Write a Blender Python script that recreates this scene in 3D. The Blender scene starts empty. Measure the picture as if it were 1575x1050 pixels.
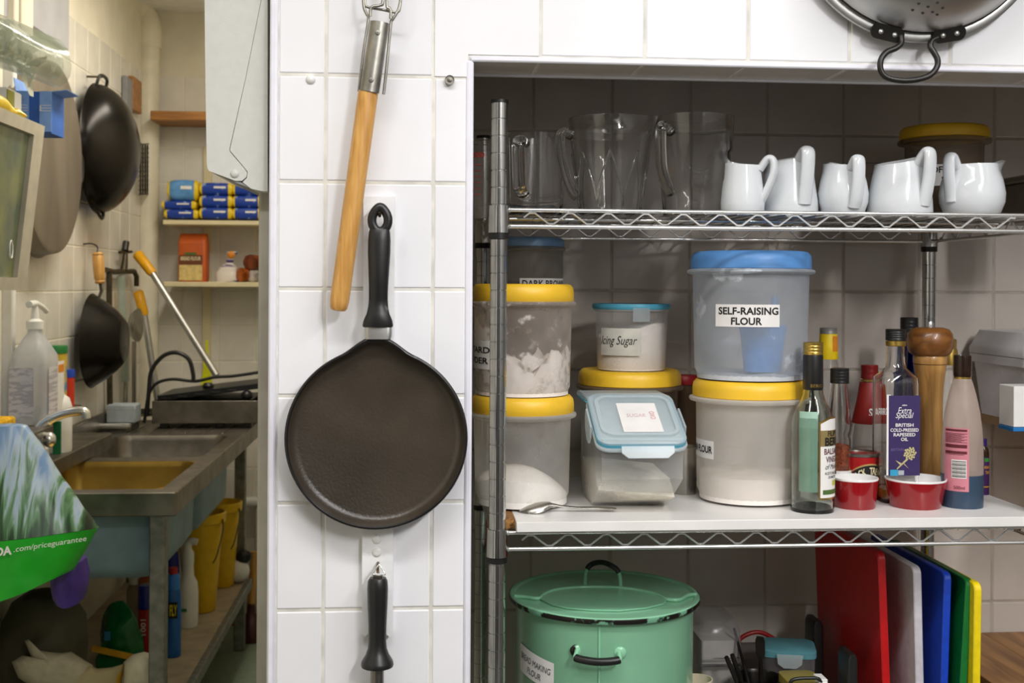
import bpy, bmesh, math, random
from mathutils import Vector, Matrix, noise
random.seed(7)
D = bpy.data
scene = bpy.context.scene
COL = scene.collection
R = math.radians
PI = math.pi

# ------------------------------------------------------------------ camera
F = 1800.0; CX = 787.5; CY = 440.0
CAM = Vector((0.0, -1.667, 1.435))
TH = math.atan(147.0 / F)
FWD = Vector((math.sin(TH), math.cos(TH), 0))
_r0 = Vector((math.cos(TH), -math.sin(TH), 0)); _u0 = Vector((0, 0, 1)); _rl = 0.0055
RIGHT = _r0 * math.cos(_rl) + _u0 * math.sin(_rl)
UP = _u0 * math.cos(_rl) - _r0 * math.sin(_rl)
cam = D.cameras.new('camera'); camo = D.objects.new('camera', cam); COL.objects.link(camo)
cam.sensor_width = 36.0; cam.lens = F / 1575 * 36.0; cam.shift_y = -(525 - CY) / 1575.0
cam.clip_start = 0.02
m = Matrix.Identity(4)
for i in range(3):
    m[i][0] = RIGHT[i]; m[i][1] = UP[i]; m[i][2] = -FWD[i]; m[i][3] = CAM[i]
camo.matrix_world = m
cam.dof.use_dof = True; cam.dof.focus_distance = 1.80; cam.dof.aperture_fstop = 9.0
scene.camera = camo

# ------------------------------------------------------------------ world, lamps, exposure
w = D.worlds.new('world'); scene.world = w; w.use_nodes = True
w.node_tree.nodes['Background'].inputs[0].default_value = (0.9, 0.95, 1.0, 1)
w.node_tree.nodes['Background'].inputs[1].default_value = 0.05
vs = scene.view_settings
vs.view_transform = 'Standard'; vs.look = 'None'; vs.gamma = 1.0; vs.use_curve_mapping = False
vs.exposure = 0.27

def area(name, loc, sx, sy, power, col, rot=(0, 0, 0)):
    l = D.lights.new(name, 'AREA'); l.shape = 'RECTANGLE'; l.size = sx; l.size_y = sy; l.energy = power; l.color = col
    o = D.objects.new(name, l); COL.objects.link(o); o.location = loc; o.rotation_euler = rot
    return o
area('ceiling_strip_and_fill_light', (-0.05, -1.00, 2.52), 1.2, 0.14, 16, (1.0, 0.985, 0.985))
area('ceiling_strip_and_fill_light', (1.25, -1.45, 2.52), 0.14, 1.2, 20, (1.0, 0.985, 0.985))
area('ceiling_strip_and_fill_light', (1.00, -2.50, 2.52), 0.14, 0.9, 50, (1.0, 0.985, 0.985))  # added fill lamp behind the camera, brightens the alcove and glass highlights
area('back_room_strip_light', (-0.55, 1.9, 2.55), 0.18, 1.4, 15, (1.0, 0.93, 0.80))

def ray(px, py):
    return FWD * F + RIGHT * (px - CX) - UP * (py - CY)
def P(px, py, Y):
    d = ray(px, py); return CAM + d * ((Y - CAM.y) / d.y)
def G(px, py, Z):
    d = ray(px, py); return CAM + d * ((Z - CAM.z) / d.z)
def W(px, py, X):
    d = ray(px, py); return CAM + d * ((X - CAM.x) / d.x)
def SC(p):
    return (Vector(p) - CAM).dot(FWD) / F     # metres per pixel there

# ------------------------------------------------------------------ materials
def lin(c):
    if isinstance(c, str):
        c = [int(c[i:i + 2], 16) / 255 for i in (0, 2, 4)]
        c = [x / 12.92 if x <= 0.04045 else ((x + 0.055) / 1.055) ** 2.4 for x in c]
    return (c[0], c[1], c[2], 1)
MATS = {}
def newmat(name):
    mt = D.materials.new(name); mt.use_nodes = True
    nt = mt.node_tree; b = nt.nodes['Principled BSDF']
    return mt, nt, b
def pm(name, col, rough=0.5, metal=0.0, var=0.06, scale=30.0, bump=0.0, bscale=None, spec=0.5, coat=0.0, stretch=None, rnd=0.0, col2=None, world=False, lo=.35, hi=.7):
    """plain procedural surface: colour with noise variation, optional bump"""
    if name in MATS: return MATS[name]
    mt, nt, b = newmat(name)
    N = nt.nodes; L = nt.links
    mp = N.new('ShaderNodeMapping')
    if world: tc = N.new('ShaderNodeNewGeometry'); L.new(tc.outputs['Position'], mp.inputs[0])
    else: tc = N.new('ShaderNodeTexCoord'); L.new(tc.outputs['Object'], mp.inputs[0])
    if stretch: mp.inputs['Scale'].default_value = stretch
    nz = N.new('ShaderNodeTexNoise'); nz.inputs['Scale'].default_value = scale; nz.inputs['Detail'].default_value = 4
    L.new(mp.outputs[0], nz.inputs['Vector'])
    mx = N.new('ShaderNodeMix'); mx.data_type = 'RGBA'
    c = lin(col)
    c2 = lin(col2) if col2 else tuple(max(0, x * (1 - 2.2 * var)) for x in c[:3]) + (1,)
    c1 = c if col2 else tuple(min(1, x * (1 + var)) for x in c[:3]) + (1,)
    mx.inputs[6].default_value = c1; mx.inputs[7].default_value = c2
    rp = N.new('ShaderNodeMapRange'); rp.inputs[1].default_value = lo; rp.inputs[2].default_value = hi
    L.new(nz.outputs[0], rp.inputs[0]); L.new(rp.outputs[0], mx.inputs[0])
    last = mx.outputs[2]
    if rnd:
        oi = N.new('ShaderNodeObjectInfo'); hs = N.new('ShaderNodeHueSaturation')
        r2 = N.new('ShaderNodeMapRange'); r2.inputs[3].default_value = 1 - rnd; r2.inputs[4].default_value = 1 + rnd * 0.5
        L.new(oi.outputs['Random'], r2.inputs[0]); L.new(r2.outputs[0], hs.inputs['Value']); L.new(last, hs.inputs['Color']); last = hs.outputs[0]
    L.new(last, b.inputs['Base Color'])
    b.inputs['Roughness'].default_value = rough; b.inputs['Metallic'].default_value = metal
    b.inputs['Specular IOR Level'].default_value = spec; b.inputs['Coat Weight'].default_value = coat
    if bump:
        n2 = N.new('ShaderNodeTexNoise'); n2.inputs['Scale'].default_value = bscale or scale * 3; n2.inputs['Detail'].default_value = 3
        L.new(mp.outputs[0], n2.inputs['Vector'])
        bp = N.new('ShaderNodeBump'); bp.inputs['Strength'].default_value = bump; bp.inputs['Distance'].default_value = 0.002
        L.new(n2.outputs[0], bp.inputs['Height']); L.new(bp.outputs[0], b.inputs['Normal'])
    MATS[name] = mt
    return mt
def frost(name, col, opaque=0.5, rough=0.35, tint=None, smear=0.0, smcol='EDE6DC', scale=14.0):
    """translucent plastic: part of the light goes straight through; smear = dusting of powder on the inside"""
    if name in MATS: return MATS[name]
    mt, nt, b = newmat(name); N = nt.nodes; L = nt.links
    out = N['Material Output']
    b.inputs['Base Color'].default_value = lin(col); b.inputs['Roughness'].default_value = rough
    tr = N.new('ShaderNodeBsdfTransparent'); tr.inputs[0].default_value = lin(tint or 'FFFFFF')
    tl = N.new('ShaderNodeBsdfTranslucent'); tl.inputs[0].default_value = lin(col)
    m0 = N.new('ShaderNodeMixShader'); m0.inputs[0].default_value = 0.30; L.new(b.outputs[0], m0.inputs[1]); L.new(tl.outputs[0], m0.inputs[2])
    mx = N.new('ShaderNodeMixShader'); L.new(tr.outputs[0], mx.inputs[1]); L.new(m0.outputs[0], mx.inputs[2])
    tc = N.new('ShaderNodeTexCoord'); nz = N.new('ShaderNodeTexNoise'); nz.inputs['Scale'].default_value = scale; nz.inputs['Detail'].default_value = 6
    L.new(tc.outputs['Object'], nz.inputs['Vector'])
    rp = N.new('ShaderNodeMapRange'); rp.inputs[1].default_value = 0.35; rp.inputs[2].default_value = 0.75
    rp.inputs[3].default_value = opaque - 0.06; rp.inputs[4].default_value = min(1, opaque + 0.08)
    L.new(nz.outputs[0], rp.inputs[0])
    fac = rp.outputs[0]
    if smear:
        r2 = N.new('ShaderNodeMapRange'); r2.inputs[1].default_value = 0.60 - 0.2 * smear; r2.inputs[2].default_value = 0.66 - 0.12 * smear
        r2.inputs[3].default_value = 0; r2.inputs[4].default_value = 1
        L.new(nz.outputs[0], r2.inputs[0])
        mm = N.new('ShaderNodeMath'); mm.operation = 'MAXIMUM'; L.new(fac, mm.inputs[0]); L.new(r2.outputs[0], mm.inputs[1]); fac = mm.outputs[0]
        cm = N.new('ShaderNodeMix'); cm.data_type = 'RGBA'; cm.inputs[6].default_value = lin(col); cm.inputs[7].default_value = lin(smcol)
        L.new(r2.outputs[0], cm.inputs[0]); L.new(cm.outputs[2], b.inputs['Base Color'])
    lw = N.new('ShaderNodeLayerWeight'); lw.inputs[0].default_value = 0.25
    md = N.new('ShaderNodeMath'); md.operation = 'MULTIPLY_ADD'; md.inputs[1].default_value = 0.35
    L.new(lw.outputs['Facing'], md.inputs[0]); L.new(fac, md.inputs[2]); md.use_clamp = True
    L.new(md.outputs[0], mx.inputs[0]); L.new(mx.outputs[0], out.inputs['Surface'])
    MATS[name] = mt
    return mt
def glass(name, col='FFFFFF', rough=0.01, ior=1.46):
    if name in MATS: return MATS[name]
    mt, nt, b = newmat(name)
    N = nt.nodes; L = nt.links
    b.inputs['Base Color'].default_value = lin(col); b.inputs['Transmission Weight'].default_value = 1.0
    b.inputs['IOR'].default_value = ior
    tc = N.new('ShaderNodeTexCoord'); nz = N.new('ShaderNodeTexNoise'); nz.inputs['Scale'].default_value = 25
    L.new(tc.outputs['Object'], nz.inputs['Vector'])
    rp = N.new('ShaderNodeMapRange'); rp.inputs[3].default_value = rough; rp.inputs[4].default_value = rough + 0.03
    L.new(nz.outputs[0], rp.inputs[0]); L.new(rp.outputs[0], b.inputs['Roughness'])
    MATS[name] = mt
    return mt
def wood(name, c1, c2, axis='Z', scale=6.0, rough=0.45, ring=10.0, coat=0.0):
    if name in MATS: return MATS[name]
    mt, nt, b = newmat(name); N = nt.nodes; L = nt.links
    tc = N.new('ShaderNodeTexCoord'); mp = N.new('ShaderNodeMapping'); L.new(tc.outputs['Object'], mp.inputs[0])
    s = [ring] * 3; s['XYZ'.index(axis)] = ring * 0.09; mp.inputs['Scale'].default_value = s
    nz = N.new('ShaderNodeTexNoise'); nz.inputs['Scale'].default_value = scale; nz.inputs['Detail'].default_value = 7; nz.inputs['Distortion'].default_value = 0.7
    L.new(mp.outputs[0], nz.inputs['Vector'])
    cr = N.new('ShaderNodeValToRGB'); cr.color_ramp.elements[0].position = 0.32; cr.color_ramp.elements[1].position = 0.68
    cr.color_ramp.elements[0].color = lin(c2); cr.color_ramp.elements[1].color = lin(c1)
    L.new(nz.outputs[0], cr.inputs[0]); L.new(cr.outputs[0], b.inputs['Base Color'])
    b.inputs['Roughness'].default_value = rough; b.inputs['Coat Weight'].default_value = coat
    bp = N.new('ShaderNodeBump'); bp.inputs['Strength'].default_value = 0.12; bp.inputs['Distance'].default_value = 0.001
    L.new(nz.outputs[0], bp.inputs['Height']); L.new(bp.outputs[0], b.inputs['Normal'])
    MATS[name] = mt
    return mt

M_tile = pm('white_glazed_tile', 'EFEFF2', 0.16, var=0.015, scale=8, bump=0.10, bscale=14, rnd=0.03, world=True)
M_tile_dull = pm('old_cream_tile', 'E2DDD2', 0.22, var=0.04, scale=10, bump=0.06, bscale=20, rnd=0.06, world=True)
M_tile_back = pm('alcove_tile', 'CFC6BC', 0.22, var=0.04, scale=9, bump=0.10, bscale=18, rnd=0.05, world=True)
M_grout = pm('grout', 'DEDBD2', 0.9, var=0.10, scale=25)
M_grout_d = pm('grey_grout', 'B9B0A4', 0.9, var=0.10, scale=25)
M_paint = pm('cream_wall_paint', 'E6DFCB', 0.7, var=0.05, scale=6, bump=0.1)
M_white_wall = pm('white_wall_paint', 'EDECE8', 0.7, var=0.03, scale=6)
M_ceil = pm('ceiling_paint', 'F0EFEA', 0.8, var=0.02)
M_floor = pm('green_vinyl_floor', '7F8C76', 0.45, var=0.08, scale=60)
M_pvc = pm('white_edge_trim_plastic', 'E9E9F2', 0.3, var=0.02)
M_chrome = pm('chrome_wire', 'F6F6F4', 0.2, 0.85, var=0.03, scale=40)
M_chrome_d = pm('chrome_post', 'D8D8D6', 0.13, 1.0, var=0.06, scale=30)
M_black = pm('black_plastic', '1B1B1B', 0.38, var=0.08)
M_blackm = pm('black_iron', '1E1B17', 0.4, var=0.12, scale=60)
M_groove = pm('dark_groove', '2C2B29', 0.7)
M_white_plastic = pm('white_plastic', 'ECEBE7', 0.35, var=0.02)
M_paper = pm('white_paper_label', 'ECE9E6', 0.75, var=0.03)
M_ink = pm('black_ink', '141212', 0.7, var=0.02)
M_yellow = pm('yellow_plastic_lid', 'F2C230', 0.42, var=0.04, scale=20)
M_blue_lid = pm('blue_plastic_lid', '5E97D8', 0.4, var=0.05, scale=20)
M_blue_lid_d = pm('grey_blue_plastic_lid', '6C93BE', 0.4, var=0.05)
M_aqua = pm('aqua_seal', '57AFCB', 0.45, var=0.05)
M_melamine = pm('white_melamine', 'EBE9E6', 0.3, var=0.03, scale=12)
M_chip = pm('raw_chipboard', '9A6F3C', 0.95, var=0.35, scale=220, bump=0.5)
M_steel = pm('stainless_steel', 'A8A49C', 0.33, 1.0, var=0.10, scale=18, stretch=(1, 8, 1))
M_steel_dull = pm('worn_stainless_steel', '8B857B', 0.42, 1.0, var=0.16, scale=14)
M_galv = pm('galvanised_leg_steel', '8B8C85', 0.5, 0.85, var=0.14, scale=40)
M_alu = pm('aluminium', 'C4C3C0', 0.42, 1.0, var=0.08, scale=12)
M_porcelain = pm('white_porcelain', 'DDE1E4', 0.13, var=0.01, coat=0.3)
M_glass = glass('clear_glass', 'FFFFFF', .005, 1.5)
M_glass_g = glass('greenish_bottle_glass', 'EEF4EE')
M_tub = frost('frosted_tub_plastic', 'F6F3EE', 0.25)
M_tub_g = frost('cloudy_tub_plastic', 'EEEAE3', 0.5, 0.4, scale=9)
M_tub_blue = frost('cloudy_blue_tint_tub', 'D8DFE6', 0.40, 0.4, scale=11, smear=0.12, smcol='DCE2E8')
M_tub_sm = frost('powder_smeared_tub', 'C9BFB6', 0.34, 0.35, smear=0.42, smcol='EFE7DF', scale=26)
M_clip = frost('clear_clip_plastic', 'DCE8EC', 0.45, 0.25)
M_powder = pm('white_powder', 'F1EEE8', 0.95, var=0.02, scale=60, bump=0.25, bscale=120)
M_powder_w = pm('warm_white_powder', 'F0E9E2', 0.95, var=0.02, scale=60, bump=0.25, bscale=120)
M_sugar = pm('cream_sugar', 'E9E2D2', 0.95, var=0.05, scale=90, bump=0.3, bscale=150)
M_wood_h = wood('beech_handle', 'D9A75C', 'B9843F', 'Z', 5, 0.4, 30)
M_gold = pm('gold_cap_metal', 'C8A755', 0.3, 0.9, var=0.06)
M_red = pm('red_glaze', '8E0F17', 0.16, var=0.03, coat=0.4)
M_white_in = pm('white_glaze', 'ECEAE8', 0.2, var=0.02)

# ------------------------------------------------------------------ object bookkeeping
def tag(o, label=None, cat=None, group=None, kind=None):
    if label: o['label'] = label
    if cat: o['category'] = cat
    if group: o['group'] = group
    if kind: o['kind'] = kind
    return o
def thing(name, label, cat, loc=(0, 0, 0), rz=0.0, group=None):
    o = D.objects.new(name, None); COL.objects.link(o); o.location = loc; o.rotation_euler = (0, 0, rz); o.empty_display_size = 0.05
    return tag(o, label, cat, group)
def rnd_ring(w_, d_, r, n=4):
    """rounded rectangle outline, centred, counter-clockwise"""
    r = min(r, w_ / 2 * .999, d_ / 2 * .999); pts = []
    for cx, cy, a0 in ((w_ / 2 - r, d_ / 2 - r, 0), (-w_ / 2 + r, d_ / 2 - r, 90), (-w_ / 2 + r, -d_ / 2 + r, 180), (w_ / 2 - r, -d_ / 2 + r, 270)):
        for k in range(n + 1):
            a = R(a0 + 90 * k / n); pts.append((cx + r * math.cos(a), cy + r * math.sin(a)))
    return pts
def cr(pts, n=6, closed=False):
    """Catmull-Rom through the points"""
    pts = [Vector(p) for p in pts]; out = []; m_ = len(pts)
    for i in range(m_ if closed else m_ - 1):
        g = (lambda k: pts[k % m_]) if closed else (lambda k: pts[max(0, min(m_ - 1, k))])
        p0, p1, p2, p3 = g(i - 1), g(i), g(i + 1), g(i + 2)
        for k in range(n):
            t = k / n
            out.append(0.5 * ((2 * p1) + (p2 - p0) * t + (2 * p0 - 5 * p1 + 4 * p2 - p3) * t * t + (3 * p1 - p0 - 3 * p2 + p3) * t ** 3))
    if not closed: out.append(pts[-1])
    return out
class MB:
    def __init__(s): s.v = []; s.f = []
    def add(s, vs_, fs, mat4=None):
        o = len(s.v)
        s.v += [tuple(mat4 @ Vector(p)) if mat4 else tuple(p) for p in vs_]
        s.f += [tuple(i + o for i in f) for f in fs]; return s
    def box(s, c, d, b=0.0, rot=None):
        x, y, z = d[0] / 2, d[1] / 2, d[2] / 2
        M4 = Matrix.Translation(c) @ (rot.to_4x4() if rot else Matrix.Identity(4))
        if b <= 0:
            vv = [(sx * x, sy * y, sz * z) for sz in (-1, 1) for sy in (-1, 1) for sx in (-1, 1)]
            return s.add(vv, [(0, 2, 3, 1), (4, 5, 7, 6), (0, 1, 5, 4), (2, 6, 7, 3), (0, 4, 6, 2), (1, 3, 7, 5)], M4)
        b = min(b, x * .9, y * .9, z * .9)
        rings = []
        for zz, ins in ((-z, b), (-z + b, 0), (z - b, 0), (z, b)):
            X, Y = x - ins, y - ins; c_ = b - ins if ins else b
            c_ = max(c_, 1e-5)
            rings.append([(X, -Y + c_, zz), (X, Y - c_, zz), (X - c_, Y, zz), (-X + c_, Y, zz), (-X, Y - c_, zz), (-X, -Y + c_, zz), (-X + c_, -Y, zz), (X - c_, -Y, zz)])
        return s.loft(rings, True, True, True, M4)
    def loft(s, rings, closed=True, cap0=True, cap1=True, mat4=None):
        n = len(rings[0]); vv = [p for r in rings for p in r]; ff = []
        for i in range(len(rings) - 1):
            for k in range(n if closed else n - 1):
                a, b_ = i * n + k, i * n + (k + 1) % n
                ff.append((a, b_, b_ + n, a + n))
        if cap0: ff.append(tuple(range(n - 1, -1, -1)))
        if cap1: ff.append(tuple(range((len(rings) - 1) * n, len(rings) * n)))
        return s.add(vv, ff, mat4)
    def lathe(s, prof, seg=32, c=(0, 0, 0), fn=None, mat4=None):
        """prof: (r, z) list; r == 0 makes a pole. fn(angle, r, z) -> (x, y, z) bends it"""
        vv = []; idx = []; ff = []
        for r, z in prof:
            if r <= 1e-7:
                p = fn(0, 0, z) if fn else (0, 0, z)
                idx.append([len(vv)]); vv.append((c[0] + p[0], c[1] + p[1], c[2] + p[2]))
            else:
                row = []
                for k in range(seg):
                    a = 2 * PI * k / seg
                    p = fn(a, r, z) if fn else (r * math.cos(a), r * math.sin(a), z)
                    row.append(len(vv)); vv.append((c[0] + p[0], c[1] + p[1], c[2] + p[2]))
                idx.append(row)
        for i in range(len(prof) - 1):
            a, b_ = idx[i], idx[i + 1]
            for k in range(seg):
                k2 = (k + 1) % seg
                if len(a) == 1 and len(b_) == 1: continue
                if len(a) == 1: ff.append((a[0], b_[k2], b_[k]))
                elif len(b_) == 1: ff.append((a[k], a[k2], b_[0]))
                else: ff.append((a[k], a[k2], b_[k2], b_[k]))
        return s.add(vv, ff, mat4)
    def tube(s, pts, r, seg=8, closed=False, squash=None, ref=None):
        pts = [Vector(p) for p in pts]; n = len(pts)
        rr = r if isinstance(r, (list, tuple)) else [r] * n
        rings = []; nrm = None
        for i in range(n):
            if closed: t = pts[(i + 1) % n] - pts[i - 1]
            else: t = pts[min(n - 1, i + 1)] - pts[max(0, i - 1)]
            t.normalize()
            if nrm is None or ref is not None:
                q = Vector(ref) if ref is not None else (Vector((0, 0, 1)) if abs(t.z) < .9 else Vector((1, 0, 0)))
                nrm = q - t * q.dot(t)
                if nrm.length < 1e-6: nrm = t.orthogonal()
            else: nrm = nrm - t * nrm.dot(t)
            nrm.normalize(); bn = t.cross(nrm)
            sq = squash or 1.0
            rings.append([tuple(pts[i] + nrm * (rr[i] * math.cos(2 * PI * k / seg)) + bn * (rr[i] * sq * math.sin(2 * PI * k / seg))) for k in range(seg)])
        if closed:
            rings.append(rings[0]); return s.loft(rings, True, False, False)
        return s.loft(rings, True, True, True)
    def prism(s, poly, a, b, axis='Y', mat4=None):
        """polygon in the plane normal to axis, extruded from a to b. X: poly=(y,z); Y: (x,z); Z: (x,y)"""
        def q(p, t): return {'X': (t, p[0], p[1]), 'Y': (p[0], t, p[1]), 'Z': (p[0], p[1], t)}[axis]
        return s.loft([[q(p, a) for p in poly], [q(p, b) for p in poly]], True, True, True, mat4)
    def sphere(s, c, r, seg=12, rings=7, sc=(1, 1, 1)):
        prof = [(r * math.sin(PI * i / rings), -r * math.cos(PI * i / rings)) for i in range(rings + 1)]
        prof[0] = (0, -r); prof[-1] = (0, r)
        return s.lathe(prof, seg, (0, 0, 0), None, Matrix.Translation(c) @ Matrix.Diagonal((sc[0], sc[1], sc[2], 1)))
    def mesh(s, name, mat, smooth=40):
        me = D.meshes.new(name); me.from_pydata(s.v, [], s.f); me.update()
        bm = bmesh.new(); bm.from_mesh(me); bmesh.ops.recalc_face_normals(bm, faces=bm.faces); bm.to_mesh(me); bm.free()
        if smooth:
            me.polygons.foreach_set('use_smooth', [True] * len(me.polygons)); me.set_sharp_from_angle(angle=R(smooth))
        if mat: me.materials.append(mat)
        return me
    def build(s, name, mat, parent=None, smooth=40, label=None, loc=None, kind=None):
        o = D.objects.new(name, s.mesh(name, mat, smooth)); COL.objects.link(o)
        if parent: o.parent = parent
        if loc is not None: o.location = loc
        if label: o['label'] = label
        if kind: o['kind'] = kind
        return o
def inst(name, me, parent, loc=(0, 0, 0), rot=(0, 0, 0), scale=(1, 1, 1)):
    o = D.objects.new(name, me); COL.objects.link(o); o.parent = parent; o.location = loc; o.rotation_euler = rot; o.scale = scale
    return o
def struct(name, mb, mat, smooth=0, label=None):
    o = mb.build(name, mat, None, smooth); o['kind'] = 'structure'
    if label: o['label'] = label
    return o

# ------------------------------------------------------------------ lettering
_TX = {}
def text_geo(body, bold=0.0, shear=0.0, space=1.0):
    key = (body, bold, shear, space)
    if key in _TX: return _TX[key]
    cu = D.curves.new('lettering', 'FONT'); cu.body = body; cu.offset = bold; cu.shear = shear; cu.space_character = space
    cu.resolution_u = 3; cu.align_x = 'CENTER'
    ob = D.objects.new('lettering_tmp', cu); COL.objects.link(ob)
    dg = bpy.context.evaluated_depsgraph_get()
    me = D.meshes.new_from_object(ob.evaluated_get(dg))
    vv = [tuple(v.co) for v in me.vertices]; ff = [tuple(p.vertices) for p in me.polygons]
    D.objects.remove(ob); D.meshes.remove(me); D.curves.remove(cu)
    xs = [v[0] for v in vv] or [0]; ys = [v[1] for v in vv] or [0]
    x0, x1, y0, y1 = min(xs), max(xs), min(ys), max(ys)
    vv = [((v[0] - (x0 + x1) / 2) / max(1e-6, x1 - x0), (v[1] - (y0 + y1) / 2) / max(1e-6, y1 - y0)) for v in vv]
    _TX[key] = (vv, ff); return _TX[key]
def put_text(items, fn, name, mat, parent):
    """items: (text, cx, cy, width, height, bold, shear); fn maps flat (u, v) metres to a 3-D point"""
    mb = MB()
    for it in items:
        body, cx, cy, w_, h_ = it[:5]; bold = it[5] if len(it) > 5 else 0.0; sh = it[6] if len(it) > 6 else 0.0
        vv, ff = text_geo(body, bold, sh)
        mb.add([fn(cx + v[0] * w_, cy + v[1] * h_) for v in vv], ff)
    o = mb.build(name, mat, parent, 0); return o
def cyl(r, a0, z0, lift=0.0009):
    """flat (u, v) onto a cylinder of radius r; a0 = angle of u=0 measured from the camera side (-Y), positive to the right"""
    def fn(u, v):
        a = a0 + u / r; q = r + lift
        return (q * math.sin(a), -q * math.cos(a), z0 + v)
    return fn
def patch(fn, u0, u1, v0, v1, name, mat, parent, n=12, label=None, shape=None):
    rows = []
    for j in (0, 1):
        rows.append([fn(u0 + (u1 - u0) * k / n, v0 if j == 0 else v1) for k in range(n + 1)])
    mb = MB(); mb.loft(rows, False, False, False)
    return mb.build(name, mat, parent, 60, label)
class Spot:
    """a standing place: pixel column cx, depth Y, support height Z. r() and z() turn pixels into local metres"""
    def __init__(s, cx, Y, Z, ym=500):
        p = P(cx, ym, Y); s.k = SC(p); s.loc = Vector((p.x, Y, Z)); s.cx = cx; s.Y = Y; s.Z = Z
    def r(s, px): return px * s.k
    def z(s, py): return P(s.cx, py, s.Y).z - s.Z
    def x(s, px): return (px - s.cx) * s.k
    def prof(s, pr): return [(s.r(a), s.z(b)) for a, b in pr]
# ================================================================== the room
XWL = -1.15; YBK = 3.45; YAL = 0.56; XWR = 1.75; YRE = -3.0; ZC = 2.6
XL = P(413, 500, 0).x; XJ = P(721, 500, 0).x; ZL = P(900, 97, 0).z; DEP = 0.115
def wb(mb, name, mat, parent, smooth=40, label=None, kind=None):
    """mesh given in world metres, made a child of a thing that is only moved, not turned"""
    return mb.build(name, mat, parent, smooth, label, -Vector(parent.location), kind)
def slab(name, x0, x1, y0, y1, z0, z1, mat):
    return struct(name, MB().box(((x0 + x1) / 2, (y0 + y1) / 2, (z0 + z1) / 2), (x1 - x0, y1 - y0, z1 - z0)), mat)
slab('floor', XWL - .1, XWR + .1, .12, YBK + .1, -.1, 0, M_floor)
slab('floor_front', XWL - .1, XWR + .1, YRE - .1, .12, -.1, 0, pm('dark_front_floor', '55544F', .5, var=.1))
slab('ceiling', XWL - .1, XWR + .1, YRE - .1, YBK + .1, ZC, ZC + .1, M_ceil)
wall_left = slab('wall_left', XWL - .1, XWL, YRE, YBK, 0, ZC, M_paint)
wall_back = slab('wall_back', XWL, XWR, YBK, YBK + .1, 0, ZC, M_paint)
M_dim = pm('kitchen_equipment_wall', '868482', .5, var=.2, scale=3)
slab('wall_rear', XWL, XWR, YRE - .1, YRE, 0, ZC, M_dim)
for i_, (x0_, x1_) in enumerate(((-1.1, -.45), (.35, .95))):  # unseen cabinets added to give the chrome dark reflections
    cbn = thing('added_reflection_cabinet', ('tall dark cabinet on the left of the rear wall', 'tall dark cabinet near the middle of the rear wall')[i_], 'cabinet', ((x0_ + x1_) / 2, YRE + .2, 0))
    M_cab = pm('reflection_cabinet_dark', '3A3A3C', .4, .2)
    MB().box((0, 0, 1.0), (x1_ - x0_, .38, 1.98), .006).build('body', M_cab, cbn, 30)
    for s_ in (-1, 1):
        dr = MB().box((s_ * (x1_ - x0_) / 4, .2, 1.02), ((x1_ - x0_) / 2 - .006, .018, 1.84), .004).build('door', M_cab, cbn, 30)
        MB().tube([(s_ * .03, .225, .9), (s_ * .03, .225, 1.15)], .007, 8).build('handle', M_chrome, dr, 50)
slab('wall_right', XWR, XWR + .1, YRE, YBK, 0, ZC, pm('grey_side_wall', '6A6866', .6, var=.1, scale=4))
slab('wall_partition', XL + .03, XL + .13, DEP, YBK, 0, ZC, M_paint)
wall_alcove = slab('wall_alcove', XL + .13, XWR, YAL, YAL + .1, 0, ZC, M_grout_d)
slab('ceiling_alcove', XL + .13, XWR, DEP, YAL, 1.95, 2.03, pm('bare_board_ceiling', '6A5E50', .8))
mb = MB()
mb.box(((XL + XJ) / 2, (DEP + .0016) / 2, ZC / 2), (XJ - XL, DEP - .0016, ZC))
mb.box(((XJ + XWR) / 2, (DEP + .0016) / 2, (ZL + .0026 + ZC) / 2), (XWR - XJ, DEP - .0016, ZC - ZL - .0026))
wall_front = struct('wall_front', mb, M_grout)

def tile_box(parent, lo, hi, axis, face, thick, mat, cache={}):
    """one glazed tile; lo/hi = corners in the wall's own two axes; axis = wall normal; face = outer coordinate, thick signed inwards"""
    g = 0.0016
    u0, v0 = lo; u1, v1 = hi
    w_, h_ = u1 - u0 - 2 * g, v1 - v0 - 2 * g
    if w_ < .006 or h_ < .006: return
    key = (axis, round(w_, 4), round(h_, 4), mat.name, thick)
    if key not in cache:
        d = {'Y': (w_, abs(thick), h_), 'X': (abs(thick), w_, h_), 'Z': (w_, h_, abs(thick))}[axis]
        cache[key] = MB().box((0, 0, 0), d, .0022).mesh('tile', mat, 35)
    c = face + thick / 2
    loc = {'Y': ((u0 + u1) / 2, c, (v0 + v1) / 2), 'X': (c, (u0 + u1) / 2, (v0 + v1) / 2), 'Z': ((u0 + u1) / 2, (v0 + v1) / 2, c)}[axis]
    return inst('tile', cache[key], parent, loc)
XG0 = P(500, 300, 0).x; XG1 = P(666, 300, 0).x; TP = XG1 - XG0
ZG = P(580, 117, 0).z; TZ = (ZG - P(580, 936.5, 0).z) / 5
cols = [(XL + .011, XG0), (XG0, XG1), (XG1, XJ - .003)]
k = 0
while ZG - k * TZ > 0:
    z1 = ZG - k * TZ; z0 = max(0, z1 - TZ)
    for a, b_ in cols: tile_box(wall_front, (a, z0), (b_, z1), 'Y', 0, .008, M_tile)
    k += 1
for a, b_ in cols[:2]: tile_box(wall_front, (a, ZG), (b_, ZG + TZ), 'Y', 0, .008, M_tile)
g = .0016                                                    # the tile cut around the corner of the opening
mb = MB().prism([(XG1 + g, ZG + g), (XJ - .003, ZG + g), (XJ - .003, ZL + .009), (XG1 + TP - g, ZL + .009), (XG1 + TP - g, ZG + TZ - g), (XG1 + g, ZG + TZ - g)], 0, .008, 'Y')
mb.build('tile', M_tile, wall_front, 0)
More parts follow.
